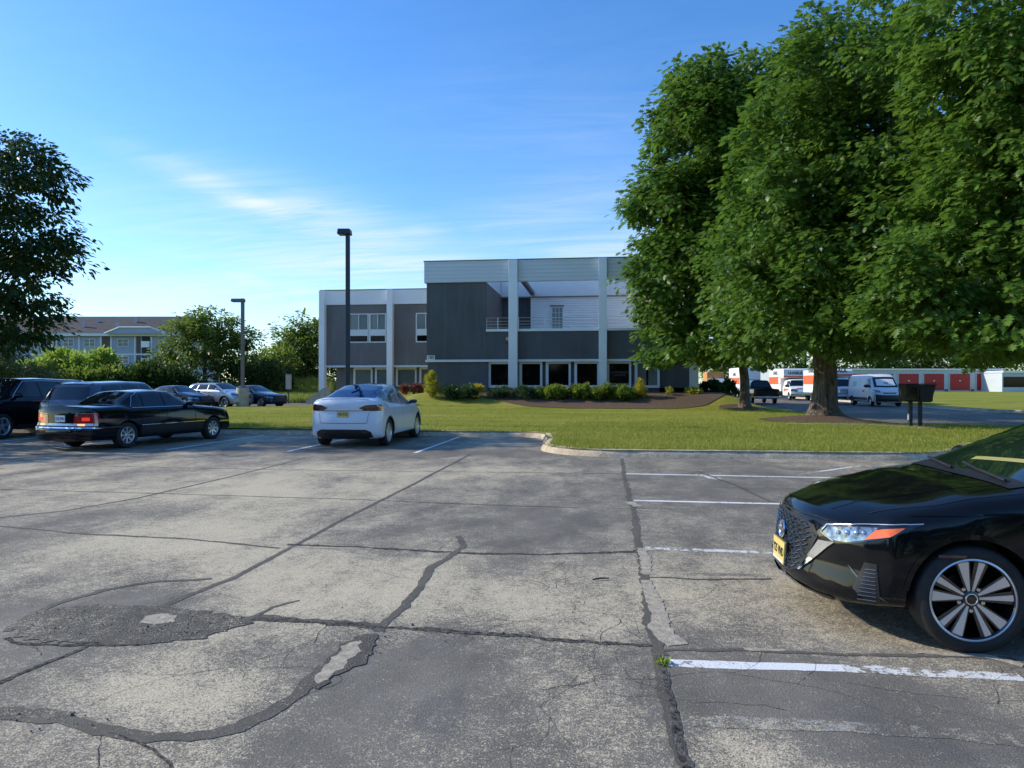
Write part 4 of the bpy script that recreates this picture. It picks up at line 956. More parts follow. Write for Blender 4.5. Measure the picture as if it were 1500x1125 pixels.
# plants in the bed by the office
def bedz(px, d): p = W(px, d); return H(p.x, p.y)+.03
def bedplant(name, lab, px, py_top, py_bot, wpx, d, mat, ncl, ls, seed, tmpl=KITE, rd=.5, pointy=False):
    h = (py_bot-py_top)/2; c = (py_top+py_bot)/2
    bl = [(px, c+h*.15, 0, wpx/2*.85, h*.85, rd)]
    if pointy: bl.append((px+.5, py_top+h*.35, 0, wpx/5, h*.4, rd*.5))
    return shrub(name, lab, 'shrub', px, d, Zat(py_bot, d)-.05, bl, ncl, 34, ls, mat, .16, tmpl, -.35, seed=seed)
bedplant('golden_shrub', 'tall yellow green upright shrub at the office left corner', 633, 545, 578, 24, 42.6, 'leaf_yg', 90, .13, 41, LAN, .45, True)
bedplant('golden_shrub', 'small bright yellow shrub between the two juniper masses', 700, 564, 577, 16, 42.4, 'leaf_yellow', 30, .14, 42, LAN, .3)
bedplant('golden_shrub', 'pointed yellow shrub at the right end of the juniper hedge', 938, 559, 583, 17, 41.2, 'leaf_yg', 60, .12, 43, LAN, .4, True)
bedplant('golden_shrub', 'tiny yellow green sprig in the open mulch', 980, 568, 582, 8, 41.4, 'leaf_yg', 14, .12, 44, LAN, .2, True)
bedplant('golden_shrub', 'round yellow bush before the last white column', 1015, 566, 583, 22, 42.0, 'leaf_yg', 50, .12, 45, KITE, .45)
bedplant('red_shrub', 'dark red low shrub behind the white hatchback, left one', 593, 564, 575, 14, 47.5, 'leaf_red', 36, .12, 46, KITE, .4)
bedplant('red_shrub', 'pinkish red low shrub touching the yellow green corner shrub', 612, 563, 575, 16, 47.5, 'leaf_red', 36, .12, 47, KITE, .4)
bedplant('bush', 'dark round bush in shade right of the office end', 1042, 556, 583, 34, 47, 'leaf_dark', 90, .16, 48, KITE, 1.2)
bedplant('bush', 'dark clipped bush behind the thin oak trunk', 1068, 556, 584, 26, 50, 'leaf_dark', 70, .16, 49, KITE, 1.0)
for k, (px, w_, top, bot, mt) in enumerate([(660, 26, 566, 581, 0), (684, 32, 563, 584, 0), (735, 46, 567, 583, 0), (775, 46, 566, 583, 0), (812, 46, 564, 583, 1), (850, 46, 563, 583, 1), (884, 44, 563, 584, 1), (914, 36, 566, 586, 1)]):
    labs = ['spreading juniper right of the corner golden shrub, smaller of the left pair', 'rounded juniper clump left of the small bright yellow shrub', 'juniper clump starting the long hedge under the first window', 'juniper clump right of the first white column',
            'leafy hedge clump under the third office window', 'leafy hedge clump under the middle of the balcony', 'leafy hedge clump at the foot of the second white column', 'last hedge clump beside the pointed yellow shrub']
    bedplant('hedge_shrub', labs[k], px, top, bot, w_, 42.2-.012*(px-735 if px > 735 else 0)*.5, 'leaf_juniper' if not mt else 'leaf_mid', 110, .14, 60+k, LAN if not mt else KITE, .75)
# trees beyond the storage units
for i, (px, w_, top) in enumerate([(1180, 60, 470), (1240, 70, 480), (1300, 60, 500), (1350, 60, 505), (1400, 70, 495), (1460, 70, 490), (1530, 80, 470), (1110, 60, 490), (1060, 60, 500)]):
    labs = ['first background tree right of the big trunk top', 'background tree above the white van', 'background tree above the leftmost visible red door', 'background tree above the second red door', 'background tree above the third red door', 'background tree above the rightmost red door', 'background tree at the far right edge', 'background tree behind the box trucks', 'background tree behind the office right end']
    d = 118; p = W(px, d)
    make_tree('background_tree', labs[i], 'tree', (p.x, p.y, 0), .35, 8, blobs_px([(px, (top+560)/2+5, 0, w_*.5, (560-top)*.45, 4), (px+12, top+24, 0, w_*.3, 18, 3), (px-16, 535, 0, w_*.35, 22, 3)], d), 110, 34, .55, KITE, 'leaf_mid', 1.3, .3, 10, group='trees beyond the storage units', seed=80+i, flare=0)
# tall grass on the bank left of the office and lawn blades
def grass(name, pts, hgt, wd, mat, label, seed=1):
    r = np.random.default_rng(seed); N = len(pts); a = r.uniform(0, 2*np.pi, N); h = hgt*r.uniform(.5, 1.3, N)
    dx = np.cos(a)*wd/2; dy = np.sin(a)*wd/2; lx = r.normal(0, .35, N)*h; ly = r.normal(0, .35, N)*h
    z = pts[:, 2]
    A = np.stack([pts[:, 0]-dx, pts[:, 1]-dy, z], 1); Bq = np.stack([pts[:, 0]+dx, pts[:, 1]+dy, z], 1); Cq = np.stack([pts[:, 0]+lx, pts[:, 1]+ly, z+h], 1)
    v = np.stack([A, Bq, Cq], 1).reshape(-1, 3); f = np.arange(3*N).reshape(N, 3)
    o = npobj(name, v, f, M[mat]); return tag(o, label, 'grass', kind='stuff')
def inside(poly, x, y):
    c = False; j = len(poly)-1
    for i in range(len(poly)):
        xi, yi = poly[i]; xj, yj = poly[j]
        if (yi > y) != (yj > y) and x < (xj-xi)*(y-yi)/(yj-yi)+xi: c = not c
        j = i
    return c
def lawn_blades():
    r = random.Random(9); P = []
    def ok(x, y): return inside(lawn_poly, x, y) and (math.hypot(x-8.3, (y-27.6)*1.2) > 1.7+.7*r.random() or r.random() < .08) and (not inside(bed, x, y) or r.random() < .02)
    while len(P) < 95000:
        if r.random() < .62: x, y = r.uniform(-1.2, 13), 15.9+10*r.random()**1.5
        else: x, y = r.uniform(-16, 13), 21.4+18*r.random()**1.7
        if ok(x, y): P.append((x, y, H(x, y)-.01))
    grass('grass', np.array(P), .075, .016, 'grass_blade', 'short green lawn grass behind the kerb', 5)
lawn_blades()
def bank():
    r = random.Random(10); P = []
    for _ in range(16000):
        px = r.uniform(385, 486); d = r.uniform(56, 72); p = W(px, d)
        if p.x < -23.4: P.append((p.x, p.y, .1+1.7*sm(61.5, 70, p.y)))
    grass('tall_grass', np.array(P), .7, .05, 'grass_tall', 'tall wild grass on the bank left of the office', 6)
bank()
dsk = disc('mulch_ring', 8.3, 27.6, 2.4, 1.9, seed=2); tag(dsk, kind='structure')
p = W(1092, 38.5); disc('mulch_ring', p.x-.1, p.y-.1, 1.3, .9, seed=3)
# weed tuft in the crack
p = G(971, 972); w0 = np.array([(p.x+rng.normal(0, .02), p.y+rng.normal(0, .02), .008) for _ in range(60)])
v, f = leaves(w0, rng.normal(0, 1, (60, 3))+np.array([0, 0, .7]), .028, KITE, .5); o = npobj('weed', v, f, M['leaf_lime']); tag(o, 'tiny green weed growing in the crack at the end of the near stall line', 'weed')

# dark trees added unseen behind the viewer for windows and paintwork to reflect
def added_wood():
    r = np.random.default_rng(77); N = 30000
    x = r.uniform(-120, 120, N); base = 9+2.5*np.sin(x*.11)+2*np.sin(x*.31+1)+1.2*np.sin(x*.9)
    z = base*r.random(N)**.8; y = -46+r.normal(0, 2.2, N)*np.sqrt(np.clip(1-(z/base)**2, .05, 1))
    v, f = leaves(np.stack([x, y, z], 1), r.normal(0, 1, (N, 3)), 1.25, KITE, .3)
    tag(npobj('added_woodland', v, f, M['leaf_dark']), 'dense dark trees added unseen behind the viewer for the windows to mirror', 'added_woodland', kind='stuff')
added_wood()
# ================================================================ vehicles
def smooth1(a, k):
    if k < 1: return a
    ker = np.exp(-np.linspace(-2, 2, 2*k+1)**2); ker /= ker.sum()
    p = np.concatenate([2*a[0]-a[k:0:-1], a, 2*a[-1]-a[-2:-k-2:-1]]); return np.convolve(p, ker, 'valid')
def chaikin(P, it=2):
    for _ in range(it):
        a, b = P[:-1], P[1:]; Q = np.empty((2*len(a), 2)); Q[0::2] = a*.75+b*.25; Q[1::2] = a*.25+b*.75
        P = np.concatenate([P[:1], Q[1:-1], P[-1:]])
    return P
class Car:
    def __init__(s, name, label, cat, loc, rotz, L, Wd, keys, fprof, rprof, bowf=.28, bowr=.18, axles=(1.4, -1.4), rw=.33, tw=.22, paint='black_paint', group=None, step=.05, archgap=.05, sk=2, rampf=.75, rampr=.6, tracky=None, lowmat='plastic'):
        s.root = thing(name, label, cat, loc, rotz, group); s.L, s.W = L, Wd; s.rw = rw; s.axles = axles
        keys = np.array(sorted(keys)); n = int(L/step)+1; X = np.linspace(-L/2, L/2, n)
        cols = [smooth1(np.interp(X, keys[:, 0], keys[:, i]), sk) for i in range(1, keys.shape[1])]
        zb, w, ws, zs, yb, zbt, yr, zr, zc = cols
        secs = []
        for i in range(n):
            P = np.array([(0, zb[i]), (w[i]*.80, zb[i]), (w[i]*.965, zb[i]+.05), (w[i]*.985, zb[i]+.14), (w[i], zb[i]+.5*(zs[i]-zb[i])), (ws[i]*.5+w[i]*.5, zs[i]-.10), (ws[i], zs[i]), (yb[i], zbt[i]), (yr[i], zr[i]), (yr[i]*.55, zc[i]*.75+zr[i]*.25), (0, zc[i])])
            secs.append(chaikin(P, 2))
        m = len(secs[0]); S = np.zeros((n, m, 3)); S[:, :, 0] = X[:, None]
        for i, q in enumerate(secs): S[i, :, 1:] = q
        # end caps: rings collapsing onto a centre line
        def cap(q, x, rev):
            out = []
            for t in (.1, .25, .45, .65, .85, .97):
                c = q.copy(); zm = (q[0, 1]+q[-1, 1])/2; c[:, 0] = q[:, 0]*(1-t); c[:, 1] = zm+(q[:, 1]-zm)*(1-t*.97)
                out.append(np.concatenate([np.full((m, 1), x), c], 1))
            return out
        F_ = cap(S[-1, :, 1:], L/2, 0); R_ = cap(S[0, :, 1:], -L/2, 1)
        A = np.array(list(reversed(R_))+list(S)+F_)
        x, y, z = A[..., 0].copy(), A[..., 1], A[..., 2]; hw = Wd/2
        kf = np.clip((x-(L/2-rampf))/rampf, 0, 1)**2; kr = np.clip((-x-(L/2-rampr))/rampr, 0, 1)**2
        fz = np.interp(z, [p[0] for p in fprof], [p[1] for p in fprof]); rz = np.interp(z, [p[0] for p in rprof], [p[1] for p in rprof])
        yy = np.clip(y/hw, 0, 1)
        A[..., 0] = x-kf*(fz+bowf*yy**2.6)+kr*(rz+bowr*yy**3)
        N = len(A); full = np.concatenate([A, A[:, 1:-1][:, ::-1]*np.array([1, -1, 1])], 1); mm = full.shape[1]
        v = full.reshape(-1, 3); i = np.arange(N-1)[:, None]*mm; k = np.arange(mm)[None]; k2 = (k+1) % mm
        f = np.stack([i+k, i+k2, i+mm+k2, i+mm+k], -1).reshape(-1, 4)
        bm = bmesh.new(); vs = [bm.verts.new(q) for q in v]
        for q in f: bm.faces.new([vs[a] for a in q])
        bm.faces.new(vs[:mm]); bm.faces.new(vs[(N-1)*mm:][::-1])
        bmesh.ops.recalc_face_normals(bm, faces=bm.faces); bmesh.ops.triangulate(bm, faces=[q for q in bm.faces if len(q.verts) > 4])
        s.bvh = BVHTree.FromBMesh(bm)
        me = bpy.data.meshes.new('body'); bm.to_mesh(me); bm.free(); me.materials.append(M[paint]); me.materials.append(M[lowmat])
        o = bpy.data.objects.new('body', me); C.objects.link(o)
        # wheel arches
        ar = rw+archgap; cut = MB()
        for ax in axles:
            for sg in (1, -1):
                ya, yb_ = sorted((sg*(hw-tw-.12), sg*(hw+.2)))
                pr = [(ax+ar*math.cos(a), rw+ar*math.sin(a)) for a in np.linspace(0, 2*math.pi, 41)[:-1]]
                pr = [(px_, max(pz, -.1)) for px_, pz in pr]
                cut.prism(pr, 'y', ya, yb_, 1)
        co = cut.build('cut', [M[paint], M[lowmat]]); md = o.modifiers.new('b', 'BOOLEAN'); md.object = co; md.operation = 'DIFFERENCE'; md.solver = 'EXACT'
        bpy.context.view_layer.update(); me2 = bpy.data.meshes.new_from_object(o.evaluated_get(bpy.context.evaluated_depsgraph_get()))
        o.modifiers.clear(); o.data = me2; me2.name = 'body'; bpy.data.objects.remove(co)
        me2.shade_smooth(); me2.set_sharp_from_angle(angle=math.radians(38)); o.parent = s.root; s.body = o
    def hit(s, p, d, far=6):
        """project the point along -d onto the body, coming from outside"""
        d = Vector(d).normalized(); loc, nr, i, dist = s.bvh.ray_cast(Vector(p)+d*far, -d); return (loc, nr) if loc else (None, None)
    def patch(s, name, pts, d, mat, off=.004, step=.05, parent=None, maxnz=9, thick=.0):
        d = Vector(d).normalized(); u = Vector((-d.y, d.x, 0)); u = u.normalized() if u.length > .01 else Vector((0, 1, 0)); vv = d.cross(u)
        P2 = [(Vector(p).dot(u), Vector(p).dot(vv)) for p in pts]
        bm = bmesh.new(); bm.faces.new([bm.verts.new((a, b, 0)) for a, b in P2])
        for ax in (0, 1):
            lo, hi = min(p[ax] for p in P2), max(p[ax] for p in P2); n = int((hi-lo)/step)
            for i in range(n):
                c = [0, 0, 0]; c[ax] = lo+(hi-lo)*(i+1)/(n+1); nn = [0, 0, 0]; nn[ax] = 1
                bmesh.ops.bisect_plane(bm, geom=bm.verts[:]+bm.edges[:]+bm.faces[:], plane_co=c, plane_no=nn)
        bmesh.ops.triangulate(bm, faces=bm.faces[:])
        bad = []
        for v in bm.verts:
            p = u*v.co.x+vv*v.co.y; loc, nr = s.hit(p, d)
            if loc is None or nr.z > maxnz: bad.append(v)
            else: v.co = loc+nr*off
        if bad: bmesh.ops.delete(bm, geom=bad, context='VERTS')
        if thick:
            be = [e_ for e_ in bm.edges if e_.is_boundary]; g = bmesh.ops.extrude_edge_only(bm, edges=be)['geom']
            for v in g:
                if isinstance(v, bmesh.types.BMVert): v.co -= d*thick
        for f in bm.faces:
            if f.normal.dot(d) < 0: f.normal_flip()
        me = bpy.data.meshes.new(name); bm.to_mesh(me); bm.free(); me.materials.append(M[mat] if isinstance(mat, str) else mat); me.shade_smooth()
        if thick: me.set_sharp_from_angle(angle=math.radians(40))
        o = bpy.data.objects.new(name, me); C.objects.link(o); o.parent = parent or s.root; return o
    def strip(s, name, pts, d, mat, wd=.01, off=.006, step=.04, parent=None, round_=False):
        """ribbon following the body under a polyline seen along d"""
        d = Vector(d).normalized(); P = []
        for a, b in zip(pts[:-1], pts[1:]):
            a = Vector(a); b = Vector(b); n = max(1, int((b-a).length/step)); P += [a.lerp(b, i/n) for i in range(n)]
        P.append(Vector(pts[-1])); H_ = []
        for p in P:
            loc, nr = s.hit(p, d)
            if loc: H_.append((loc+nr*off, nr))
        mb = MB()
        if len(H_) < 2: return mb
        if round_:
            mb.tube([h[0] for h in H_], wd/2, 6)
        else:
            vs = []
            for i, (p, nr) in enumerate(H_):
                t = (H_[min(i+1, len(H_)-1)][0]-H_[max(0, i-1)][0]).normalized(); q = nr.cross(t).normalized()*wd/2; vs += [p+q, p-q]
            mb.add(vs, [(2*i, 2*i+1, 2*i+3, 2*i+2) for i in range(len(H_)-1)])
        return mb.build(name, M[mat], parent or s.root, fixn=round_, smooth=60 if round_ else None)
    def wheel(s, ax, sg, style='five', rimr=None, steer=0, mat='alloy', tw=.21):
        r = s.rw; rr = rimr or r*.70; yo = s.W/2-.025
        w_ = bpy.data.objects.new('wheel', None)
        mb = MB(); mb.lathe([(0, -.11), (rr*.93, -.11), (rr*.97, -.02), (rr*.97, .06)], 36); mb.lathe([(rr*.55, -.04), (rr*.55, -.02), (0, -.02)], 24)
        w_ = mb.build('wheel', M['plastic'], s.root, smooth=40)
        w_.location = (ax, sg*(yo-tw/2), r); w_.rotation_euler = (0, 0, steer+(0 if sg > 0 else math.pi))
        h = tw/2
        MB().lathe([(rr-.012, -h*.8), (rr+.005, -h), (r*.93, -h), (r*.985, -h*.85), (r, -h*.6), (r, h*.6), (r*.985, h*.85), (r*.93, h*.98), (r*.84, h+.004), (rr+.012, h*.94), (rr-.004, h*.86), (rr-.012, h*.5)], 56, close=True).build('tyre', M['rubber'], w_, smooth=50)
        rm = MB(); rm.lathe([(rr-.002, h*.80), (rr, h*.90), (rr-.008, h*.93), (rr-.012, h*.90)], 56); rm.lathe([(rr-.012, h*.90), (rr-.02, h*.82), (rr-.03, .0)], 56, m=1 if style == 'machined' else 0)
        def spoke(a, w0, w1, r0, r1, y0, y1, th=.03, m=0, tw_=0):
            c, s_ = math.cos(a), math.sin(a)
            def q(rad, t, y): t += tw_*(rad-r0); return (rad*c-t*s_, y, rad*s_+t*c)
            vs = [q(r0, -w0, y0), q(r0, w0, y0), q(r1, w1, y1), q(r1, -w1, y1), q(r0, -w0, y0-th), q(r0, w0, y0-th), q(r1, w1, y1-th), q(r1, -w1, y1-th)]
            rm.add(vs, [(0, 1, 2, 3), (7, 6, 5, 4), (0, 4, 5, 1), (1, 5, 6, 2), (2, 6, 7, 3), (3, 7, 4, 0)], m)
        yc, ye = h*.62, h*.82
        if style == 'machined':
            for k in range(5):
                a = math.radians(18+72*k)
                for o_, tt in ((-.235, .0), (.235, .0)):
                    spoke(a+o_, .006, .031 if o_ < 0 else .019, .045, rr-.015, yc, ye, .018)
            for k in range(5):
                a = math.radians(18+72*k)
                for o_ in (-.235, .235): spoke(a+o_, .016, .040, .04, rr-.018, yc-.006, ye-.008, .03, 1)
        elif style == 'five':
            for k in range(5): spoke(math.radians(90+72*k), .035, .06, .03, rr-.015, yc, ye-.01, .04)
        elif style == 'eight':
            for k in range(8): spoke(math.radians(90+45*k), .024, .030, .05, rr-.015, yc, ye-.01, .04)
        elif style == 'aero':
            for k in range(5): spoke(math.radians(90+72*k), .06, .075, .03, rr-.015, yc, ye-.006, .03); spoke(math.radians(126+72*k), .015, .02, .03, rr-.02, yc-.01, ye-.016, .02)
        elif style == 'steel':
            rm.lathe([(rr-.03, .02), (rr*.75, .03), (rr*.5, .06), (0, .06)], 32)
        rm.lathe([(0, yc+.008), (.030, yc+.008), (.048, yc), (.055, yc-.03)], 24, m=0 if style != 'machined' else 1)
        rim = rm.build('rim', [M[mat], M['gloss_black']], w_, smooth=40)
        if style == 'machined':
            nb = MB()
            for k in range(5):
                a = math.radians(54+72*k); nb.lathe([(0, yc+.004), (.011, yc+.002), (.012, yc-.02)], 10, c=(.07*math.cos(a), 0, .07*math.sin(a)))
            nb.lathe([(.028, yc+.009), (.030, yc+.012), (.034, yc+.012), (.036, yc+.008)], 24); nb.build('hub_cap', M['chrome'], w_, smooth=40)
        return w_
    def wheels(s, **k):
        for ax in s.axles:
            for sg in (1, -1): s.wheel(ax, sg, **k)
    def mirror(s, x, z, sg, mat, size=1.0, yo=None):
        loc, nr = s.hit((x, 0, z), (0, sg, 0)); y = abs(loc.y) if loc else s.W/2
        mb = MB(); ys = y-.02; vs = []
        prof = [(.0, .55), (.03, .9), (.08, 1.0), (.14, .95), (.20, .75), (.225, .45)]
        for j, (t, k) in enumerate(prof):
            for a in range(10):
                an = 2*math.pi*a/10; cx = math.cos(an); cz = math.sin(an)
                vs.append((x+.02-.04*t+(.075*k*cx)*size, sg*(ys+.03+t*size), z+.05+(.07*k*cz)*size*(1-.2*(cx < 0))))
        fs = [(j*10+a, j*10+(a+1) % 10, (j+1)*10+(a+1) % 10, (j+1)*10+a) for j in range(5) for a in range(10)]+[tuple(range(10)), tuple(50+a for a in range(10))]
        mb.add(vs, fs); mb.box(x-.03, x+.03, *sorted((sg*(ys-.02), sg*(ys+.07))), z-.02, z+.03)
        mb.build('wing_mirror', M[mat], s.root, smooth=60)
    def plate(s, x, y, z, mat, txt, rear=True, tilt=0.0, w_=.305, h=.155, ink='ink', parent=None):
        sg = -1 if rear else 1; o = MB().box(-.006, .006, -w_/2, w_/2, -h/2, h/2).build('licence_plate', M[mat], s.root)
        o.location = (x, y, z); o.rotation_euler = (0, -tilt*sg, 0)
        R = (Matrix.Rotation(-math.pi/2, 4, 'Z') if rear else Matrix.Rotation(math.pi/2, 4, 'Z')) @ FRONT
        text_obj(txt, .085, (sg*.0075, 0, 0), R, M[ink], o, 'plate_text', .001, .001, .82); return o
def rows(L, W_, H, zb, hood, cowl, belt, deck, cx, wt, rt, rb, noseh, tailh, rw_=.64, wn=.90, wr=.90, nose2=None):
    """cx cowl x, wt windscreen top x, rt roof end x, rb rear glass base x"""
    hw = W_/2; Lh = L/2
    def low(x, z, w, tumble=.0): return (x, zb+.02 if abs(x) > Lh-.3 else zb, hw*w, hw*w*.955, z-.075, hw*w*.86, z-.02, hw*w*.55, z+.008, z+.025)
    def cab(x, zroof, bz, w=1.0, rwid=None, fr=1.0):
        rwid = hw*(rwid or rw_); return (x, zb, hw*w, hw*w*.965, bz-.04, hw*w*.905, bz+.005, rwid, zroof-.055*fr, zroof)
    R = [low(Lh, noseh, wn), low(Lh-.28, (noseh*.5+hood*.5), .955), low(Lh-.75, hood, .985), low(cx+.30, cowl*.6+hood*.4, 1.0)]
    R.append((cx, zb, hw, hw*.965, belt-.045, hw*.885, cowl-.02, hw*.72, cowl+.005, cowl+.02))
    zmw = (cowl+H)/2; xm = (cx+wt)/2
    R.append((xm, zb, hw, hw*.965, belt-.04, hw*.90, belt+.005, hw*(rw_*.55+.72*.45), zmw-.02, zmw+.015))
    R.append(cab(wt, H-.02, belt)); R.append(cab((wt*.6+rt*.4), H, belt)); R.append(cab(rt, H-.035, belt+.01))
    if rb > -Lh+.02:
        zmr = (deck+H)/2+.02; R.append((( rt+rb)/2, zb, hw, hw*.96, belt-.03, hw*.89, belt+.02, hw*(rw_*.55+.66*.45), zmr-.03, zmr))
        R.append((rb, zb, hw*.995, hw*.95, deck-.08, hw*.86, deck-.015, hw*.64, deck+.005, deck+.02))
        R.append(low(-Lh+.2, tailh*.6+deck*.4, .965)); R.append(low(-Lh, tailh, wr))
    else:
        R.append((-Lh+.12, zb, hw*.975, hw*.94, belt-.03, hw*.87, belt+.03, hw*rw_*.94, tailh-.05, tailh)); R.append((-Lh, zb+.02, hw*wr, hw*wr*.95, belt-.04, hw*.82, belt+.03, hw*rw_*.9, tailh-.09, tailh-.04))
    return R
# ---------------------------------------------------------------- hero: black sedan at the right
def hero():
    L, Wd, H_ = 4.64, 1.815, 1.445
    front = (2.2, 4.47); fx = 1.42
    K = rows(L, Wd, H_, .19, .885, .965, .945, 1.08, 1.10, .18, -.95, -1.72, .735, 1.06, rw_=.62, wn=.86)
    c = Car('black_sedan', 'glossy black sedan with machined alloy wheel nosing in at the right edge', 'car', (front[0]+fx, front[1]+Wd/2, 0), math.pi, L, Wd, K,
            [(.15, .16), (.24, .02), (.30, .0), (.45, .035), (.60, .05), (.70, .075), (.76, .14), (.85, .22)], [(.2, .12), (.4, 0), (.8, .03), (1.05, .10)], .46, .2, (fx, fx-2.71), .318, .21, 'black_paint', step=.04, archgap=.055)
    c.wheels(style='machined', rimr=.246, mat='machined')
    S = (0, 1, 0); Fd = (1, 0, 0)
    # side glass
    for sg in (1, -1):
        d = (0, sg, 0)
        c.patch('side_window', [(.82, 0, .98), (.30, 0, 1.29), (.0, 0, 1.345), (-.28, 0, 1.355), (-.28, 0, .985)], d, 'glass', .004)
        c.patch('side_window', [(-.34, 0, .985), (-.34, 0, 1.355), (-.75, 0, 1.335), (-1.05, 0, 1.23), (-1.25, 0, 1.05), (-1.2, 0, 1.0)], d, 'glass', .004)
        c.strip('window_trim', [(.70, 0, .975), (-.3, 0, .972), (-1.25, 0, .99)], d, 'gloss_black', .02)
        c.strip('door_gap', [(.80, 0, .93), (.78, 0, .55), (.72, 0, .30), (-.25, 0, .28)], d, 'gap', .008)
        c.strip('door_gap', [(-.31, 0, .97), (-.31, 0, .28)], d, 'gap', .008)
        c.strip('body_crease', [(1.75, 0, .80), (1.2, 0, .835), (.5, 0, .80), (-.6, 0, .80), (-1.8, 0, .86)], d, 'black_paint', .012, .004)
        c.mirror(.62, .98, sg, 'black_paint')
        MB().box(-.12, .08, *sorted((sg*.905, sg*.935)), .80, .825).build('door_handle', M['black_paint'], c.root, bevel=.006)
        # headlamp: black surround, clear lens, LED line, amber
        dd = Vector((.62, sg*.78, 0)).normalized()
        def q(x, y, z): return (x, sg*y, z)
        def q2(x, y, z):
            u_ = -1.384+(-.78*x+.62*y+1.273)*.733; return ((.62*y-u_)/.78, sg*y, z)
        hl = [q2(2.10, .50, .620), q2(2.02, .56, .688), q2(1.80, .72, .715), q2(1.45, .90, .752), q2(1.30, .90, .760), q2(1.52, .88, .680), q2(1.78, .80, .615), q2(1.95, .68, .575), q2(2.06, .56, .575)]
        lamp_ = c.patch('headlight', hl, dd, 'gloss_black', .006, .03)
        c.patch('lens', [q2(2.05, .55, .622), q2(2.00, .58, .672), q2(1.78, .73, .700), q2(1.62, .80, .712), q2(1.70, .80, .640), q2(1.88, .72, .600), q2(2.0, .62, .595)], dd, 'clear_lens', .010, .02, lamp_)
        c.patch('indicator', [q2(1.74, .78, .632), q2(1.64, .80, .700), q2(1.50, .86, .722), q2(1.44, .88, .728), q2(1.54, .86, .672)], dd, 'amber_lens', .011, .02, lamp_, maxnz=.8)
        c.strip('light_strip', [q2(1.97, .64, .590), q2(2.07, .55, .630), q2(2.01, .57, .684), q2(1.80, .72, .711), q2(1.45, .89, .748), q2(1.31, .9, .757)], dd, 'silver_paint', .006, .013, .02, lamp_)
        # projector and reflector inside
        for (x, y, z, r_) in ((1.93, .66, .648, .012), (1.86, .70, .660, .015), (1.79, .74, .668, .015), (1.73, .765, .675, .012)):
            h_, n_ = c.hit(q2(x, y, z), dd)
            if h_: MB().lathe([(r_, .0), (r_*1.1, .006), (r_*.5, .012), (0, .013)], 14, c=(0, 0, 0)).build('projector', M['chrome'], lamp_, smooth=50).matrix_local = Matrix.Translation(h_+n_*.010) @ n_.to_track_quat('Y', 'Z').to_matrix().to_4x4()
        # chrome V arm
        dv = Vector((.86, sg*.5, 0)).normalized()
        c.patch('chrome_grille_arm', [q(2.13, .46, .575), q(2.05, .56, .583), q(2.10, .535, .545), q(2.24, .355, .345), q(2.25, .335, .34), q(2.21, .40, .45)], dv, 'chrome', .014, .03, thick=.012)
        # side vent and lower crease
        c.patch('bumper_vent', [q(1.97, .73, .50), q(1.90, .76, .50), q(1.88, .77, .27), q(1.92, .75, .25), q(2.03, .70, .33)], dd, 'plastic', .006, .03)
        vb = MB()
        for k in range(9):
            z = .275+.023*k; x = 2.0-.007*k
            a_, n_ = c.hit(q(x, .71, z), dd); b_, n2 = c.hit(q(1.905, .76, z+.004), dd)
            if a_ and b_: vb.tube([a_+n_*.01, b_+n2*.01], .003, 5)
        vb.build('vent_slats', flat('dull_slat', (.16, .165, .18), .25, .2, 9, metal=.6), c.root)
        c.strip('lower_lip', [q(2.3, .05, .235), q(2.25, .35, .23), q(2.05, .62, .215), q(1.75, .84, .20)], dv, 'plastic', .05, .006, .04)
        c.strip('bumper_crease', [q(2.0, .6, .46), q(1.9, .72, .33), q(1.84, .78, .28)], dd, 'gloss_black', .014, .006)
        c.patch('side_reflector', [q(1.62, .86, .585), q(1.47, .9, .588), q(1.47, .9, .572), q(1.62, .86, .568)], (0, sg, 0), 'smoke_lens', .005, .04)
        # arch lip
        al = [(fx+.378*math.cos(a), 0, .318+.378*math.sin(a)) for a in np.linspace(.12, math.pi-.12, 22)]
        c.strip('arch_lip', al, (0, sg, 0), 'black_paint', .03, .004, .03)
    # windscreen
    dw = Vector((.62, 0, .78)); wsn = [(1.03, -.70, .97), (1.07, 0, .975), (1.03, .70, .97), (.60, .645, 1.20), (.22, .55, 1.39), (.19, 0, 1.41), (.22, -.55, 1.39), (.60, -.645, 1.20)]
    t = NT('windscreen_glass'); M['ws'] = t.done(t.bsdf((.010, .022, .016), .02, 0, 1.0, None, 1))
    ws = c.patch('windscreen', wsn, dw, 'ws', .004, .06)
    M['cowl'] = M['plastic']
    c.patch('cowl_panel', [(1.03, -.72, 1.0), (1.14, -.70, .98), (1.18, 0, 1.0), (1.14, .70, .98), (1.03, .72, 1.0), (1.07, 0, 1.01)], (.2, 0, 1), 'plastic', .005, .05)
    c.strip('paper_reflection', [(.93, -.10, 1.05), (.84, .50, 1.08)], dw, M_y(), .045, .008, .03, ws)  # yellow dashboard paper reflection, laid on the opaque glass as a coloured strip
    for pts in ([(1.09, .60, .97), (1.06, .20, 1.0), (1.02, -.05, 1.02)], [(1.10, -.05, .97), (1.06, -.4, 1.0), (1.03, -.6, 1.01)]):
        c.strip('wiper', pts, dw, 'plastic', .02, .022, .04, round_=True)
    c.strip('hood_gap', [(2.14, -.52, .72), (2.24, -.25, .74), (2.27, 0, .75), (2.24, .25, .74), (2.14, .52, .72)], (.5, 0, .8), 'gap', .008)
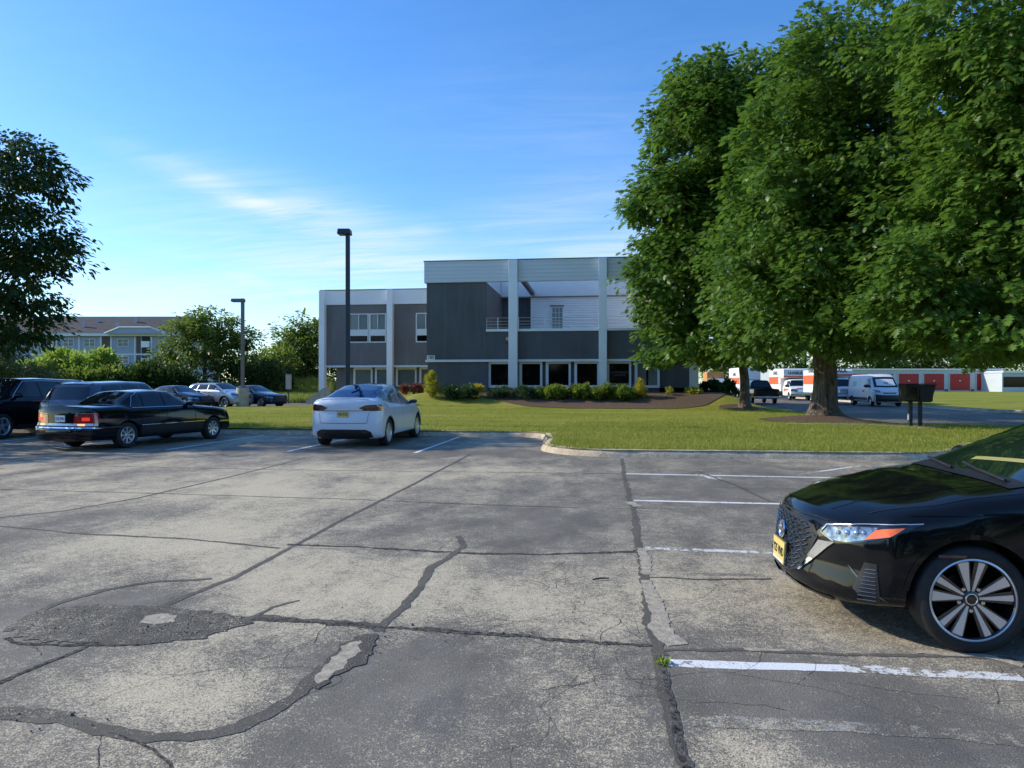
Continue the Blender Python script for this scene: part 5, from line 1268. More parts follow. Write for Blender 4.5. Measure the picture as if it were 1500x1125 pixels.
    for sg in (1, -1):
        c.strip('hood_gap', [(1.92, sg*.66, .8), (1.6, sg*.75, .85), (1.1, sg*.79, .95)], (0, sg*.5, 1), 'gap', .007)
        c.strip('hood_crease', [(2.08, sg*.40, .8), (1.6, sg*.50, .9), (1.1, sg*.60, 1.0)], (0, 0, 1), 'black_paint', .02, .002)
        c.strip('a_pillar_trim', [(1.05, sg*.75, .97), (.6, sg*.69, 1.2), (.20, sg*.59, 1.39)], (.3, sg*.6, .7), 'gloss_black', .03, .006)
    # grille
    gp_ = [(2.2, -.42, .66), (2.25, -.2, .695), (2.26, 0, .705), (2.25, .2, .695), (2.2, .42, .66), (2.2, .47, .60), (2.2, .42, .48), (2.25, .34, .345), (2.3, .22, .30), (2.3, 0, .29), (2.3, -.22, .30), (2.25, -.34, .345), (2.2, -.42, .48), (2.2, -.47, .60)]
    g = c.patch('grille', gp_, (1, 0, 0), 'plastic', .004, .05)
    mb = MB()
    for k in range(13):
        z = .32+.028*k; hwid = np.interp(z, [.30, .345, .48, .60, .66, .70], [.22, .32, .40, .45, .40, .16])
        prev = None; seg = []
        for y in np.arange(-hwid, hwid+.001, .045):
            zz_ = z+(.009 if int(round(y/.045)) % 2 else -.009)
            h_, n_ = c.hit((2.3, y, zz_), (1, 0, 0))
            if h_: seg.append(h_+n_*.012)
        if len(seg) > 2: mb.tube(seg, .0042, 4)
    mb.build('grille_mesh', M['gloss_black'], g)
    h_, n_ = c.hit((2.3, 0, .545), (1, 0, 0)); e_ = MB(); e_.lathe([(.050, 0), (.054, .008), (.062, .010), (.067, .004), (.067, 0)], 36); e_.box(-.075, .075, 0, .012, -.013, .013)
    em = e_.build('emblem', M['chrome'], c.root, smooth=50); em.matrix_local = Matrix.Translation(h_+n_*.018) @ n_.to_track_quat('Y', 'Z').to_matrix().to_4x4()
    MB().lathe([(0, .0), (.05, .001)], 30).build('emblem_face', M['gloss_black'], em)
    h_, n_ = c.hit((2.3, 0, .45), (1, 0, 0)); pl = c.plate(h_.x+.03, 0, .395, 'plate_yellow', 'Y25 VND', rear=False, tilt=.05)
    MB().box(-.025, -.006, -.165, .165, -.09, .09).build('plate_frame', M['plastic'], pl)
    MB().box(.0062, .0072, -.13, .13, -.075, -.058).build('plate_band', M['plate_white'], pl)
    return c
def M_y():
    if 'yel' not in M: M['yel'] = flat('pale_yellow_strip', (.34, .31, .11), .3)
    return 'yel'
hero()
# ---------------------------------------------------------------- white electric hatchback
def white_car():
    L, Wd, H_ = 4.75, 1.90, 1.62
    hd = math.radians(90)
    K = rows(L, Wd, H_, .20, .94, 1.08, 1.04, 1.235, 1.15, .15, -.80, -1.95, .80, 1.19, rw_=.645, wn=.86, wr=.88)
    y0 = 17.05+L/2
    c = Car('white_hatchback', 'white rounded electric hatchback seen from behind, parked at the kerb', 'car', (-6.35, y0, 0), hd, L, Wd, K, [(.2, .12), (.35, 0), (.7, .05), (.8, .15)],
            [(.2, .14), (.36, .02), (.60, .0), (.78, .02), (.90, .05), (1.0, .03), (1.12, .02), (1.2, .10), (1.3, .14)], .34, .24, (1.45, -1.44), .35, .24, 'white_paint')
    c.wheels(style='aero', rimr=.245)
    R = (-1, 0, 0)
    dr = Vector((-.72, 0, .7))
    M['rg'] = flat('rear_glass', (.008, .03, .10), .03, .2, 2, spec=.7)
    c.patch('rear_window', [(-1.90, -.68, 1.25), (-1.95, 0, 1.26), (-1.90, .68, 1.25), (-1.42, .64, 1.44), (-.85, .55, 1.585), (-.8, 0, 1.61), (-.85, -.55, 1.585), (-1.42, -.64, 1.44)], dr, 'rg', .004, .06)
    c.patch('roof_glass', [(-.62, -.5, 1.6), (-.62, .5, 1.6), (.1, .52, 1.6), (.1, -.52, 1.6)], (0, 0, 1), 'glass', .004, .08)
    c.patch('windscreen', [(1.08, -.7, 1.08), (1.12, 0, 1.08), (1.08, .7, 1.08), (.2, .56, 1.56), (.2, -.56, 1.56)], (.7, 0, .7), 'glass', .004, .08)
    c.strip('antenna_wire', [(-.95, .10, 1.58), (-1.1, .02, 1.53), (-1.3, -.08, 1.47), (-1.5, -.06, 1.41), (-1.6, .04, 1.37)], dr, 'gap', .03, .01, round_=True)
    for sg in (1, -1):
        d = (0, sg, 0)
        c.patch('side_window', [(.86, 0, 1.06), (.45, 0, 1.30), (.15, 0, 1.46), (-.10, 0, 1.50), (-.22, 0, 1.05)], d, 'glass', .004)
        c.patch('side_window', [(-.28, 0, 1.05), (-.17, 0, 1.505), (-.6, 0, 1.50), (-1.0, 0, 1.42), (-1.1, 0, 1.10)], d, 'glass', .004)
        c.patch('quarter_window', [(-1.15, 0, 1.14), (-1.05, 0, 1.43), (-1.35, 0, 1.36), (-1.66, 0, 1.26), (-1.55, 0, 1.20)], d, 'glass', .004)
        c.strip('window_trim', [(.9, 0, 1.045), (0, 0, 1.035), (-1.1, 0, 1.11), (-1.72, 0, 1.24), (-1.38, 0, 1.39), (-.9, 0, 1.49), (-.3, 0, 1.53), (.1, 0, 1.50)], d, 'gloss_black', .025)
        for pl in ([(-.25, 0, 1.04), (-.22, 0, .6), (-.25, 0, .32)], [(-1.0, 0, 1.05), (-1.02, 0, .80), (-.92, 0, .60), (-.85, 0, .32)], [(.95, 0, 1.0), (.92, 0, .32)]): c.strip('door_gap', pl, d, 'gap', .008)
        c.strip('sill', [(1.0, 0, .26), (-1.0, 0, .26)], d, 'plastic', .12, .008)
        c.mirror(.72, 1.05, sg, 'gloss_black')
        al = [[(ax+.41*math.cos(a), 0, .35+.41*math.sin(a)) for a in np.linspace(.0, math.pi, 22)] for ax in c.axles]
        for a_ in al: c.strip('arch_trim', a_, d, 'plastic', .035, .005, .03)
        def q(x, y, z): return (x, sg*y, z)
        dd = Vector((-.85, sg*.52, 0)).normalized()
        tl = c.patch('tail_light', [q(-2.3, .38, 1.0), q(-2.28, .52, .94), q(-2.22, .66, .925), q(-2.12, .82, .925), q(-2.02, .9, .94), q(-1.95, .93, 1.04), q(-2.02, .9, 1.075), q(-2.2, .75, 1.085), q(-2.26, .55, 1.07)], dd, 'smoke_lens', .006, .03)
        c.patch('red_element', [q(-2.12, .84, .95), q(-2.04, .91, .96), q(-2.02, .91, 1.02), q(-2.12, .84, 1.01)], dd, 'amber_lens', .010, .03, tl)
    c.strip('hatch_gap', [(-2.3, -.62, .935), (-2.36, -.3, .93), (-2.37, 0, .928), (-2.36, .3, .93), (-2.3, .62, .935)], R, 'gap', .012)
    c.strip('bumper_gap', [(-2.3, -.6, .62), (-2.36, 0, .615), (-2.3, .6, .62)], R, 'gap', .010)
    for sg in (1, -1): c.strip('bumper_gap', [(-2.3, sg*.6, .62), (-2.3, sg*.64, .88)], R, 'gap', .008)
    c.patch('rear_diffuser', [(-2.3, -.74, .23), (-2.3, -.70, .40), (-2.3, -.58, .46), (-2.35, 0, .465), (-2.3, .58, .46), (-2.3, .70, .40), (-2.3, .74, .23), (-2.3, 0, .225)], R, 'plastic', .010, .06)
    for s_ in (-1, 1): c.patch('reflector', [(-2.3, s_*.42, .42), (-2.3, s_*.66, .40), (-2.3, s_*.66, .375), (-2.3, s_*.42, .395)], R, 'smoke_lens', .014, .06)
    # tail spoiler lip
    mb = MB(); pts = []
    for y in np.linspace(-.62, .62, 15):
        h_, n_ = c.hit((-2.14, y, 1.16), (-.5, 0, .85))
        if h_: pts.append(h_+Vector((-.012, 0, .012)))
    mb.tube(pts, .022, 6); mb.build('spoiler', M['white_paint'], c.root, smooth=60)
    h_, n_ = c.hit((-2.3, 0, 1.07), R)
    e_ = MB(); e_.add([(0, -.035, .04), (0, .035, .04), (0, .012, .028), (0, .004, -.045), (0, -.004, -.045), (0, -.012, .028)], [(0, 1, 2, 3, 4, 5)]); em = e_.build('emblem', M['plate_white'], c.root); em.location = (h_.x-.008, 0, 1.075)
    h_, n_ = c.hit((-2.3, 0, .84), R); c.plate(h_.x-.012, .0, .84, 'plate_yellow', 'V85 RZK')
    return c
white_car()
# ---------------------------------------------------------------- black long sedan in the left row
def long_sedan():
    L, Wd, H_ = 5.11, 1.886, 1.46
    K = rows(L, Wd, H_, .21, .96, 1.03, .98, 1.07, .95, .25, -.95, -1.55, .86, 1.05, rw_=.66, wn=.93, wr=.94)
    cr = W(187, 17.75); th = math.radians(90-17.5)+YAW
    f = Vector((math.cos(th), math.sin(th), 0)); lf = Vector((-f.y, f.x, 0))
    ctr = cr+lf*.9+f*1.40
    c = Car('black_sedan', 'older long black sedan with lit red tail lights, parked in the left row', 'car', ctr, th, L, Wd, K, [(.2, .10), (.35, 0), (.6, .02), (.85, .10)], [(.2, .10), (.34, .0), (.55, -.0), (.60, .05), (.95, .07), (1.08, .10)], .22, .17, (1.64, -1.40), .325, .22, 'black_paint', rampr=.5)
    c.wheels(style='eight', rimr=.21)
    R = (-1, 0, 0); dr = Vector((-.7, 0, .72))
    c.patch('rear_window', [(-1.50, -.70, 1.07), (-1.52, 0, 1.08), (-1.50, .70, 1.07), (-1.02, .60, 1.39), (-1.0, 0, 1.41), (-1.02, -.60, 1.39)], dr, 'glass', .004, .07)
    c.patch('windscreen', [(.90, -.72, 1.05), (.93, 0, 1.05), (.90, .72, 1.05), (.3, .60, 1.41), (.3, -.60, 1.41)], (.7, 0, .7), 'glass', .004, .08)
    for sg in (1, -1):
        d = (0, sg, 0)
        c.patch('side_window', [(.72, 0, 1.02), (.30, 0, 1.34), (-.05, 0, 1.38), (-.08, 0, 1.02)], d, 'glass', .004)
        c.patch('side_window', [(-.16, 0, 1.02), (-.13, 0, 1.38), (-.75, 0, 1.365), (-.82, 0, 1.02)], d, 'glass', .004)
        c.patch('quarter_window', [(-.88, 0, 1.02), (-.82, 0, 1.34), (-1.02, 0, 1.26), (-1.20, 0, 1.05), (-1.18, 0, 1.02)], d, 'glass', .004)
        c.strip('chrome_trim', [(.78, 0, 1.0), (0, 0, 1.0), (-1.22, 0, 1.0)], d, 'chrome', .016, .008)
        c.strip('chrome_trim', [(.78, 0, 1.0), (.30, 0, 1.37), (-.2, 0, 1.405), (-.8, 0, 1.39), (-1.05, 0, 1.28), (-1.24, 0, 1.02)], d, 'chrome', .012, .008)
        c.strip('side_moulding', [(1.25, 0, .56), (-1.0, 0, .56)], d, 'chrome', .016, .010)
        c.patch('lower_cladding', [(1.2, 0, .54), (1.2, 0, .25), (-1.0, 0, .25), (-1.0, 0, .54)], d, 'plastic', .006, .08)
        for pl in ([(-.12, 0, 1.0), (-.12, 0, .28)], [(-.86, 0, 1.0), (-.98, 0, .7), (-.95, 0, .5)], [(.9, 0, 1.0), (.9, 0, .28)]): c.strip('door_gap', pl, d, 'gap', .008)
        c.mirror(.66, 1.02, sg, 'black_paint')
        for x in (.12, -.62): MB().box(x-.10, x+.10, *sorted((sg*.925, sg*.96)), .86, .89).build('door_handle', M['black_paint'], c.root, bevel=.006)
        def q(x, y, z): return (x, sg*y, z)
        dd = Vector((-.92, sg*.38, 0)).normalized()
        tl = c.patch('tail_light', [q(-2.45, .38, .66), q(-2.45, .40, .86), q(-2.4, .80, .88), q(-2.3, .92, .88), q(-2.3, .92, .66)], dd, 'red_lens', .006, .04)
        c.patch('lower_lens', [q(-2.45, .36, .60), q(-2.45, .38, .66), q(-2.3, .92, .66), q(-2.3, .92, .60)], dd, 'plate_white', .007, .04, tl)
        t = NT('lit_lamp'); M['lit'] = t.done(t.bsdf((.8, .35, .12), .3, Emission_Color=(1, .45, .12), Emission_Strength=1.6))
        t = NT('lit_red'); M['litred'] = t.done(t.bsdf((.8, .05, .03), .3, Emission_Color=(1, .06, .03), Emission_Strength=.5))
        c.patch('lit_bulb', [q(-2.45, .50, .605), q(-2.45, .50, .645), q(-2.4, .68, .65), q(-2.4, .68, .605)], dd, 'lit', .010, .04, tl)
        c.patch('lit_bulb', [q(-2.42, .60, .72), q(-2.42, .60, .80), q(-2.35, .78, .80), q(-2.35, .78, .72)], dd, 'litred', .010, .04, tl)
        c.strip('lamp_chrome', [q(-2.45, .42, .885), q(-2.4, .75, .90), q(-2.3, .9, .90)], dd, 'silver_paint', .010, .008, .04, tl)
    c.patch('trunk_band', [(-2.4, -.38, .60), (-2.4, -.38, .66), (-2.4, .38, .66), (-2.4, .38, .60)], R, 'silver_paint', .007, .06)
    c.strip('bumper_chrome', [(-2.1, -.95, .55), (-2.4, -.8, .55), (-2.5, 0, .55), (-2.4, .8, .55), (-2.1, .95, .55)], R, 'chrome', .03, .018)
    c.strip('bumper_chrome', [(2.1, -.92, .52), (2.5, 0, .52), (2.1, .92, .52)], (1, 0, 0), 'chrome', .03, .018)
    c.strip('trunk_gap', [(-2.3, -.8, .93), (-2.4, 0, .96), (-2.3, .8, .93)], (-.7, 0, .7), 'gap', .01)
    h_, n_ = c.hit((-2.4, 0, .76), R); c.plate(h_.x-.012, 0, .77, 'plate_white', 'K72 PHR')
    h_, n_ = c.hit((-2.4, 0, 1.0), (-.3, 0, 1)); e_ = MB(); e_.lathe([(.026, -.003), (.030, 0), (.026, .003)], 20, 'x', close=True)
    for a in (90, 210, 330): e_.box(-.002, .002, -.003, .003, 0, .028, M=Matrix.Rotation(math.radians(a-90), 4, 'X'))
    em = e_.build('emblem', M['chrome'], c.root); em.location = (-2.42, 0, .93)
    return c
long_sedan()
# ---------------------------------------------------------------- utility vehicles in the left row
def suv(name, label, loc, th, L, Wd, H_, paint, rear, style='five', rl='red_lens', hoodz=1.05, roofrail=False, txt=None, group=None):
    K = rows(L, Wd, H_, .24, hoodz, hoodz+.10, hoodz+.06, H_*.9, L/2-1.20, L/2-1.95, -L/2+.75, -L/2-.5, hoodz-.14, H_-.10, rw_=.68, wn=.90, wr=.93)
    c = Car(name, label, 'car', loc, th, L, Wd, K, [(.2, .12), (.4, 0), (.7, .03), (hoodz, .16)], [(.2, .10), (.42, .0), (.7, .02), (hoodz, .05), (H_*.85, .26), (H_, .36)], .26, .14, (L/2-.93, -L/2+1.02), .37, .24, paint, rampr=.7)
    c.wheels(style=style, rimr=.25)
    bz = hoodz+.09; tz = H_-.13; Lh = L/2
    for sg in (1, -1):
        d = (0, sg, 0)
        x0, x1 = Lh-1.42, Lh-1.98
        c.patch('side_window', [(x0, 0, bz), (x1, 0, tz-.02), (x1-.25, 0, tz), (x1-.42, 0, tz), (x1-.42, 0, bz)], d, 'glass', .004)
        c.patch('side_window', [(x1-.49, 0, bz), (x1-.49, 0, tz), (x1-1.25, 0, tz), (x1-1.32, 0, bz)], d, 'glass', .004)
        c.patch('quarter_window', [(x1-1.39, 0, bz+.02), (x1-1.33, 0, tz), (-Lh+.72, 0, tz-.03), (-Lh+.42, 0, bz+.06)], d, 'glass', .004)
        c.strip('chrome_trim', [(x0+.08, 0, bz-.02), (x1+.02, 0, tz+.015), (x1-.6, 0, tz+.03), (-Lh+.8, 0, tz)], d, 'chrome' if not rear else 'gloss_black', .014, .008)
        for x in (x1-.45, x1-1.35, x0+.12): c.strip('door_gap', [(x, 0, bz-.03), (x, 0, .36)], d, 'gap', .01)
        c.strip('cladding', [(Lh-1.4, 0, .33), (-Lh+1.5, 0, .33)], d, 'plastic', .16, .008)
        c.mirror(x0-.02, bz, sg, paint, 1.15)
        for x in (x1-.25, x1-1.15): MB().box(x-.1, x+.1, *sorted((sg*(Wd/2-.02), sg*(Wd/2+.015))), bz-.16, bz-.13).build('door_handle', M[paint], c.root, bevel=.006)
        def q(x, y, z): return (x, sg*y, z)
        dd = Vector((-.8, sg*.6, 0)).normalized(); h2 = Wd/2
        c.patch('tail_light', [q(-Lh, h2*.60, bz-.18), q(-Lh, h2*.60, bz-.06), q(-Lh+.15, h2*.95, bz-.02), q(-Lh+.3, h2, bz-.02), q(-Lh+.3, h2, bz-.18)], dd, rl, .006, .05)
        df = Vector((.8, sg*.6, 0)).normalized()
        c.patch('headlight', [q(Lh, h2*.55, hoodz-.30), q(Lh, h2*.55, hoodz-.20), q(Lh-.3, h2, hoodz-.12), q(Lh-.3, h2, hoodz-.24)], df, 'clear_lens', .006, .05)
        if roofrail: 
            c.strip('roof_rail', [(x1-.1, sg*h2*.6, H_), (-Lh+.8, sg*h2*.6, H_)], (0, 0, 1), 'alloy', .03, .03, round_=True)
    c.patch('rear_window', [(-Lh+.1, -Wd*.36, bz+.02), (-Lh+.1, Wd*.36, bz+.02), (-Lh+.3, Wd*.31, H_-.19), (-Lh+.3, -Wd*.31, H_-.19)], (-.9, 0, .3), 'glass', .005, .07)
    c.strip('roof_spoiler', [(-Lh+.5, -Wd*.30, H_-.08), (-Lh+.42, 0, H_-.06), (-Lh+.5, Wd*.30, H_-.08)], (-.7, 0, .7), paint, .10, .03, .06)
    c.patch('windscreen', [(Lh-1.25, -Wd*.38, bz), (Lh-1.22, 0, bz), (Lh-1.25, Wd*.38, bz), (Lh-1.92, Wd*.32, H_-.05), (Lh-1.92, -Wd*.32, H_-.05)], (.75, 0, .6), 'glass', .004, .08)
    c.patch('grille', [(Lh, -.42, hoodz-.42), (Lh, -.46, hoodz-.20), (Lh, .46, hoodz-.20), (Lh, .42, hoodz-.42)], (1, 0, 0), 'gloss_black', .006, .08)
    h_, n_ = c.hit((-Lh, 0, bz-.28), (-1, 0, 0)); c.plate(h_.x-.012, 0, bz-.28, 'plate_yellow', txt or 'L48 GTA')
    c.strip('hatch_gap', [(-Lh, -Wd*.40, bz-.42), (-Lh, Wd*.40, bz-.42)], (-1, 0, 0), 'gap', .012)
    c.patch('rear_bumper_cladding', [(-Lh, -Wd*.42, .28), (-Lh, -Wd*.42, .46), (-Lh, Wd*.42, .46), (-Lh, Wd*.42, .28)], (-1, 0, 0), 'plastic', .008, .08)
    return c
suv('grey_suv', 'dark grey utility vehicle seen from behind, beyond the black sedan boot', (-15.05, 18.4+2.4, 0), math.radians(89), 4.75, 1.9, 1.70, 'grey_paint', True, roofrail=False, rl='smoke_lens', txt='R61 JKE')
suv('black_suv', 'large dark blue black utility vehicle at the left edge, backed into its bay', (-18.1, 17.7+2.55, 0), math.radians(-90), 5.1, 1.98, 1.80, 'black_paint', False, txt='N93 CLT', hoodz=1.12)
# ---------------------------------------------------------------- far parked cars
def sedan(label, loc, th, paint, L=4.7, Wd=1.84, H_=1.44, name='parked_sedan', group='cars in the far left lot'):
    K = rows(L, Wd, H_, .2, .90, 1.0, .95, 1.06, .95, .15, -.85, -1.7, .76, 1.03, rw_=.63, wn=.88, wr=.9)
    c = Car(name, label, 'car', loc, th, L, Wd, K, [(.2, .10), (.4, 0), (.8, .12)], [(.2, .1), (.4, 0), (.8, .02), (1.05, .08)], .3, .2, (1.4, -1.35), .325, .22, paint)
    c.wheels(style='five')
    for sg in (1, -1):
        d = (0, sg, 0)
        c.patch('side_window', [(.66, 0, .99), (.2, 0, 1.31), (-.2, 0, 1.35), (-.25, 0, .99)], d, 'glass'); c.patch('side_window', [(-.31, 0, .99), (-.28, 0, 1.35), (-.8, 0, 1.32), (-1.2, 0, 1.07), (-1.15, 0, 1.0)], d, 'glass')
        c.strip('window_trim', [(.75, 0, .975), (.2, 0, 1.335), (-.3, 0, 1.375), (-.85, 0, 1.345), (-1.28, 0, 1.04)], d, 'chrome', .012)
        c.mirror(.6, .98, sg, paint)
        def q(x, y, z): return (x, sg*y, z)
        c.patch('headlight', [q(2.15, .5, .60), q(2.1, .55, .68), q(1.7, .9, .72), q(1.7, .9, .64)], Vector((.7, sg*.7, 0)), 'clear_lens', .006)
        c.patch('tail_light', [q(-2.2, .5, .80), q(-2.2, .5, .92), q(-1.9, .92, .94), q(-1.9, .92, .82)], Vector((-.7, sg*.7, 0)), 'red_lens', .006)
    c.patch('windscreen', [(.88, -.7, 1.0), (.92, 0, 1.0), (.88, .7, 1.0), (.2, .56, 1.4), (.2, -.56, 1.4)], (.6, 0, .7), 'glass'); c.patch('rear_window', [(-1.62, -.66, 1.06), (-1.62, .66, 1.06), (-.95, .56, 1.38), (-.95, -.56, 1.38)], (-.6, 0, .7), 'glass')
    c.patch('grille', [(2.3, -.4, .35), (2.3, -.44, .62), (2.3, .44, .62), (2.3, .4, .35)], (1, 0, 0), 'plastic', .005)
    return c
def camhead(deg): return math.radians(deg)+YAW      # 0 = pointing right in the picture, +90 = away
p = W(262, 43.6, .1); c1 = sedan('dark blue sedan mostly hidden behind the black sedan roof', p, camhead(-22), 'navy_paint')
p = W(372, 46.3, .1); c2 = sedan('dark blue sedan parked just right of the far lamp base', p, camhead(-24), 'navy_paint')
p = W(322, 45.0, .1); c3 = suv('silver_crossover', 'silver blue crossover parked left of the far lamp base', p, camhead(-24), 4.45, 1.83, 1.60, 'silver_paint', True, txt='F29 DMW'); c3.root['group'] = 'cars in the far left lot'
# ---------------------------------------------------------------- vans and trucks along the drive
def van(label, loc, th):
    L, Wd, H_ = 5.4, 2.05, 2.28
    hw = Wd/2
    def r(x, top, w, belt=1.25, yr=.80, zb=.30): return (x, zb, hw*w, hw*w*.985, min(belt, top-.12), hw*w*.96, min(belt, top-.12)+.06, hw*w*yr, top-.06, top)
    K = [r(L/2, 1.08, .90, yr=.72), r(L/2-.35, 1.22, .96, yr=.74), r(L/2-.55, 1.30, .98, yr=.76), r(L/2-1.25, 2.10, 1, yr=.74), r(L/2-1.6, H_, 1, yr=.80), r(0, H_, 1, yr=.84), r(-L/2+.1, H_, 1, yr=.84), r(-L/2, H_-.03, .99, yr=.84)]
    c = Car('white_van', label, 'van', loc, th, L, Wd, K, [(.3, .08), (.5, 0), (1.0, .05), (1.2, .12)], [(.3, .03), (2.2, .0)], .22, .03, (L/2-.95, -L/2+.95), .34, .22, 'truck_white', rampf=.6, rampr=.2)
    c.wheels(style='steel', rimr=.2)
    for sg in (1, -1):
        d = (0, sg, 0)
        c.patch('side_window', [(L/2-.95, 0, 1.32), (L/2-1.35, 0, 1.92), (L/2-1.85, 0, 1.95), (L/2-1.85, 0, 1.30)], d, 'glass')
        for x in (L/2-1.92, L/2-3.2, L/2-.9): c.strip('door_gap', [(x, 0, 2.0 if x < 1.5 else 1.25), (x, 0, .42)], d, 'gap', .012)
        c.patch('side_cladding', [(L/2-1.4, 0, .62), (L/2-1.4, 0, .36), (-L/2+.2, 0, .36), (-L/2+.2, 0, .62)], d, 'plastic', .006, .1)
        c.mirror(L/2-1.12, 1.38, sg, 'plastic', 1.7)
        def q(x, y, z): return (x, sg*y, z)
        c.patch('headlight', [q(L/2-.05, .62, .98), q(L/2-.1, .66, 1.10), q(L/2-.45, .98, 1.20), q(L/2-.42, .98, 1.02)], Vector((.8, sg*.6, 0)), 'clear_lens', .006, .05)
        c.patch('side_graphic', [(.35, 0, 1.10), (.75, 0, 1.18), (.75, 0, 1.02), (.35, 0, .98)], d, 'orange', .006, .1)
        c.patch('side_graphic', [(-.9, 0, 1.75), (-1.7, 0, 1.80), (-1.8, 0, 1.35), (-1.0, 0, 1.45)], d, flat('green_vinyl', (.35, .6, .42), .5), .006, .1)
    ws = c.patch('windscreen', [(L/2-.6, -.80, 1.38), (L/2-.52, 0, 1.36), (L/2-.6, .80, 1.38), (L/2-1.25, .72, 2.06), (L/2-1.25, -.72, 2.06)], (.8, 0, .55), 'glass', .006, .08)
    c.patch('sun_shade', [(L/2-.7, -.62, 1.48), (L/2-.62, 0, 1.46), (L/2-.7, .62, 1.48), (L/2-1.12, .58, 1.9), (L/2-1.12, -.58, 1.9)], (.8, 0, .55), 'fascia_lit', .012, .08, ws)
    h_, n_ = c.hit((L/2-.8, 0, 1.62), (.8, 0, .55)); t_ = text_obj('19', .3, (0, 0, 0), Matrix.Identity(4), M['ink'], ws, 'window_number', .002)
    t_.matrix_local = Matrix.Translation(h_+n_*.02) @ Matrix(((0, n_.x*0-n_.z, n_.x, 0), (1, 0, 0, 0), (0, n_.x, n_.z, 0), (0, 0, 0, 1)))
    c.patch('front_bumper', [(L/2, -.95, .34), (L/2, -.95, .86), (L/2, -.5, .80), (L/2, .5, .80), (L/2, .95, .86), (L/2, .95, .34)], (1, 0, 0), 'plastic', .012, .08)
    c.patch('grille', [(L/2, -.42, .88), (L/2, -.46, .98), (L/2, .46, .98), (L/2, .42, .88)], (1, 0, 0), 'gloss_black', .012, .08)
    return c
van('white panel van with a number in its windscreen, parked left of the mailbox', W(1304, 49.0, .03)+Vector((0, 2.7, 0)), math.radians(-90))
def box_truck(label, loc, th, boxlen=4.4, boxh=3.05, group='rental box trucks along the drive', boxw=2.3, attic=True, plain=False):
    L, Wd, H_ = 3.0, 2.0, 2.05; hw = Wd/2
    def r(x, top, w, belt=1.18, yr=.78, zb=.38): return (x, zb, hw*w, hw*w*.985, min(belt, top-.1), hw*w*.95, min(belt, top-.1)+.05, hw*w*yr, top-.06, top)
    K = [r(L/2, 1.16, .93, yr=.78), r(L/2-.3, 1.26, .98), r(L/2-.85, 1.32, 1), r(L/2-1.35, H_-.05, 1, yr=.74), r(L/2-1.7, H_, 1), r(-L/2, H_, 1)]
    c = Car('box_truck', label, 'truck', loc, th, L, Wd, K, [(.38, .04), (.6, 0), (1.1, .04), (1.2, .1)], [(.3, 0), (2.2, .0)], .10, .0, (L/2-.75,), .38, .24, 'truck_white', group=group, rampf=.4, rampr=.1)
    for ax in (L/2-.75, -L/2-boxlen*.62):
        for sg in (1, -1): c.wheel(ax, sg, style='steel', rimr=.21)
    for sg in (1, -1):
        d = (0, sg, 0)
        c.patch('side_window', [(L/2-1.0, 0, 1.28), (L/2-1.38, 0, 1.85), (L/2-1.95, 0, 1.88), (L/2-1.95, 0, 1.26)], d, 'glass'); c.strip('door_gap', [(L/2-2.05, 0, 1.9), (L/2-2.05, 0, .5)], d, 'gap', .012)
        c.patch('side_graphic', [(L/2-.8, 0, 1.0), (L/2-.8, 0, 1.12), (-L/2+.4, 0, 1.12), (-L/2+.4, 0, .8)], d, 'orange', .006, .1); c.mirror(L/2-1.1, 1.34, sg, 'plastic', 1.6)
        def q(x, y, z): return (x, sg*y, z)
        c.patch('headlight', [q(L/2, .56, .88), q(L/2, .56, 1.08), q(L/2-.2, .93, 1.08), q(L/2-.2, .93, .88)], Vector((.9, sg*.4, 0)), 'clear_lens', .006, .05)
    c.patch('windscreen', [(L/2-.9, -.82, 1.38), (L/2-.9, .82, 1.38), (L/2-1.32, .76, 1.93), (L/2-1.32, -.76, 1.93)], (.8, 0, .5), 'glass', .006, .08)
    g = c.patch('grille', [(L/2, -.55, .80), (L/2, -.55, 1.08), (L/2, .55, 1.08), (L/2, .55, .80)], (1, 0, 0), 'gloss_black', .008, .08)
    for z in (.86, .94, 1.02): c.strip('grille_bar', [(L/2, -.54, z), (L/2, .54, z)], (1, 0, 0), 'chrome', .045, .02, parent=g)
    c.strip('hood_stripe', [(L/2-.1, -.4, 1.2), (L/2-.1, .4, 1.2)], (.4, 0, 1), 'orange', .12, .006)
    MB().box(L/2-.12, L/2+.08, -.98, .98, .44, .66).build('front_bumper', M['chrome'], c.root, bevel=.03)
    xb = -L/2-.05; bw = boxw/2; fl = .85; x9 = xb-boxlen
    bxm = MB(); 
    if attic: bxm.prism([(xb, fl), (xb, 2.12), (xb+.95, 2.18), (xb+1.05, 2.3), (xb+1.0, boxh-.12), (xb+.85, boxh), (x9, boxh), (x9, fl)], 'y', -bw, bw)
    else: bxm.box(x9, xb, -bw, bw, fl, boxh)
    bo = bxm.build('cargo_box', M['truck_white'], c.root, bevel=.03)
    for sg in (1, -1):
        y0, y1 = sorted((sg*(bw+.003), sg*(bw+.012)))
        MB().box(x9+.1, xb-.02, y0, y1, 1.55, 2.30).build('orange_band', M['orange'], bo)
        R = Matrix.Rotation(0 if sg < 0 else math.pi, 4, 'Z') @ FRONT
        text_obj('U-HAUL', .5, ((x9+xb)/2+.3, sg*(bw+.014), 2.68), R, M['ink'], bo, 'lettering', .003, .012)
        MB().box(xb-.9, xb-.1, *sorted((sg*(bw+.014), sg*(bw+.018))), 1.62, 2.22).build('picture_panel', M['fascia_lit'], bo)
    if attic:
        MB().box(xb+1.051, xb+1.06, -bw+.05, bw-.05, 2.22, 2.36).build('orange_band', M['orange'], bo)
        text_obj('U-HAUL', .40, (xb+1.062, 0, 2.64), Matrix.Rotation(math.pi/2, 4, 'Z') @ FRONT, M['ink'], bo, 'lettering', .003, .012)
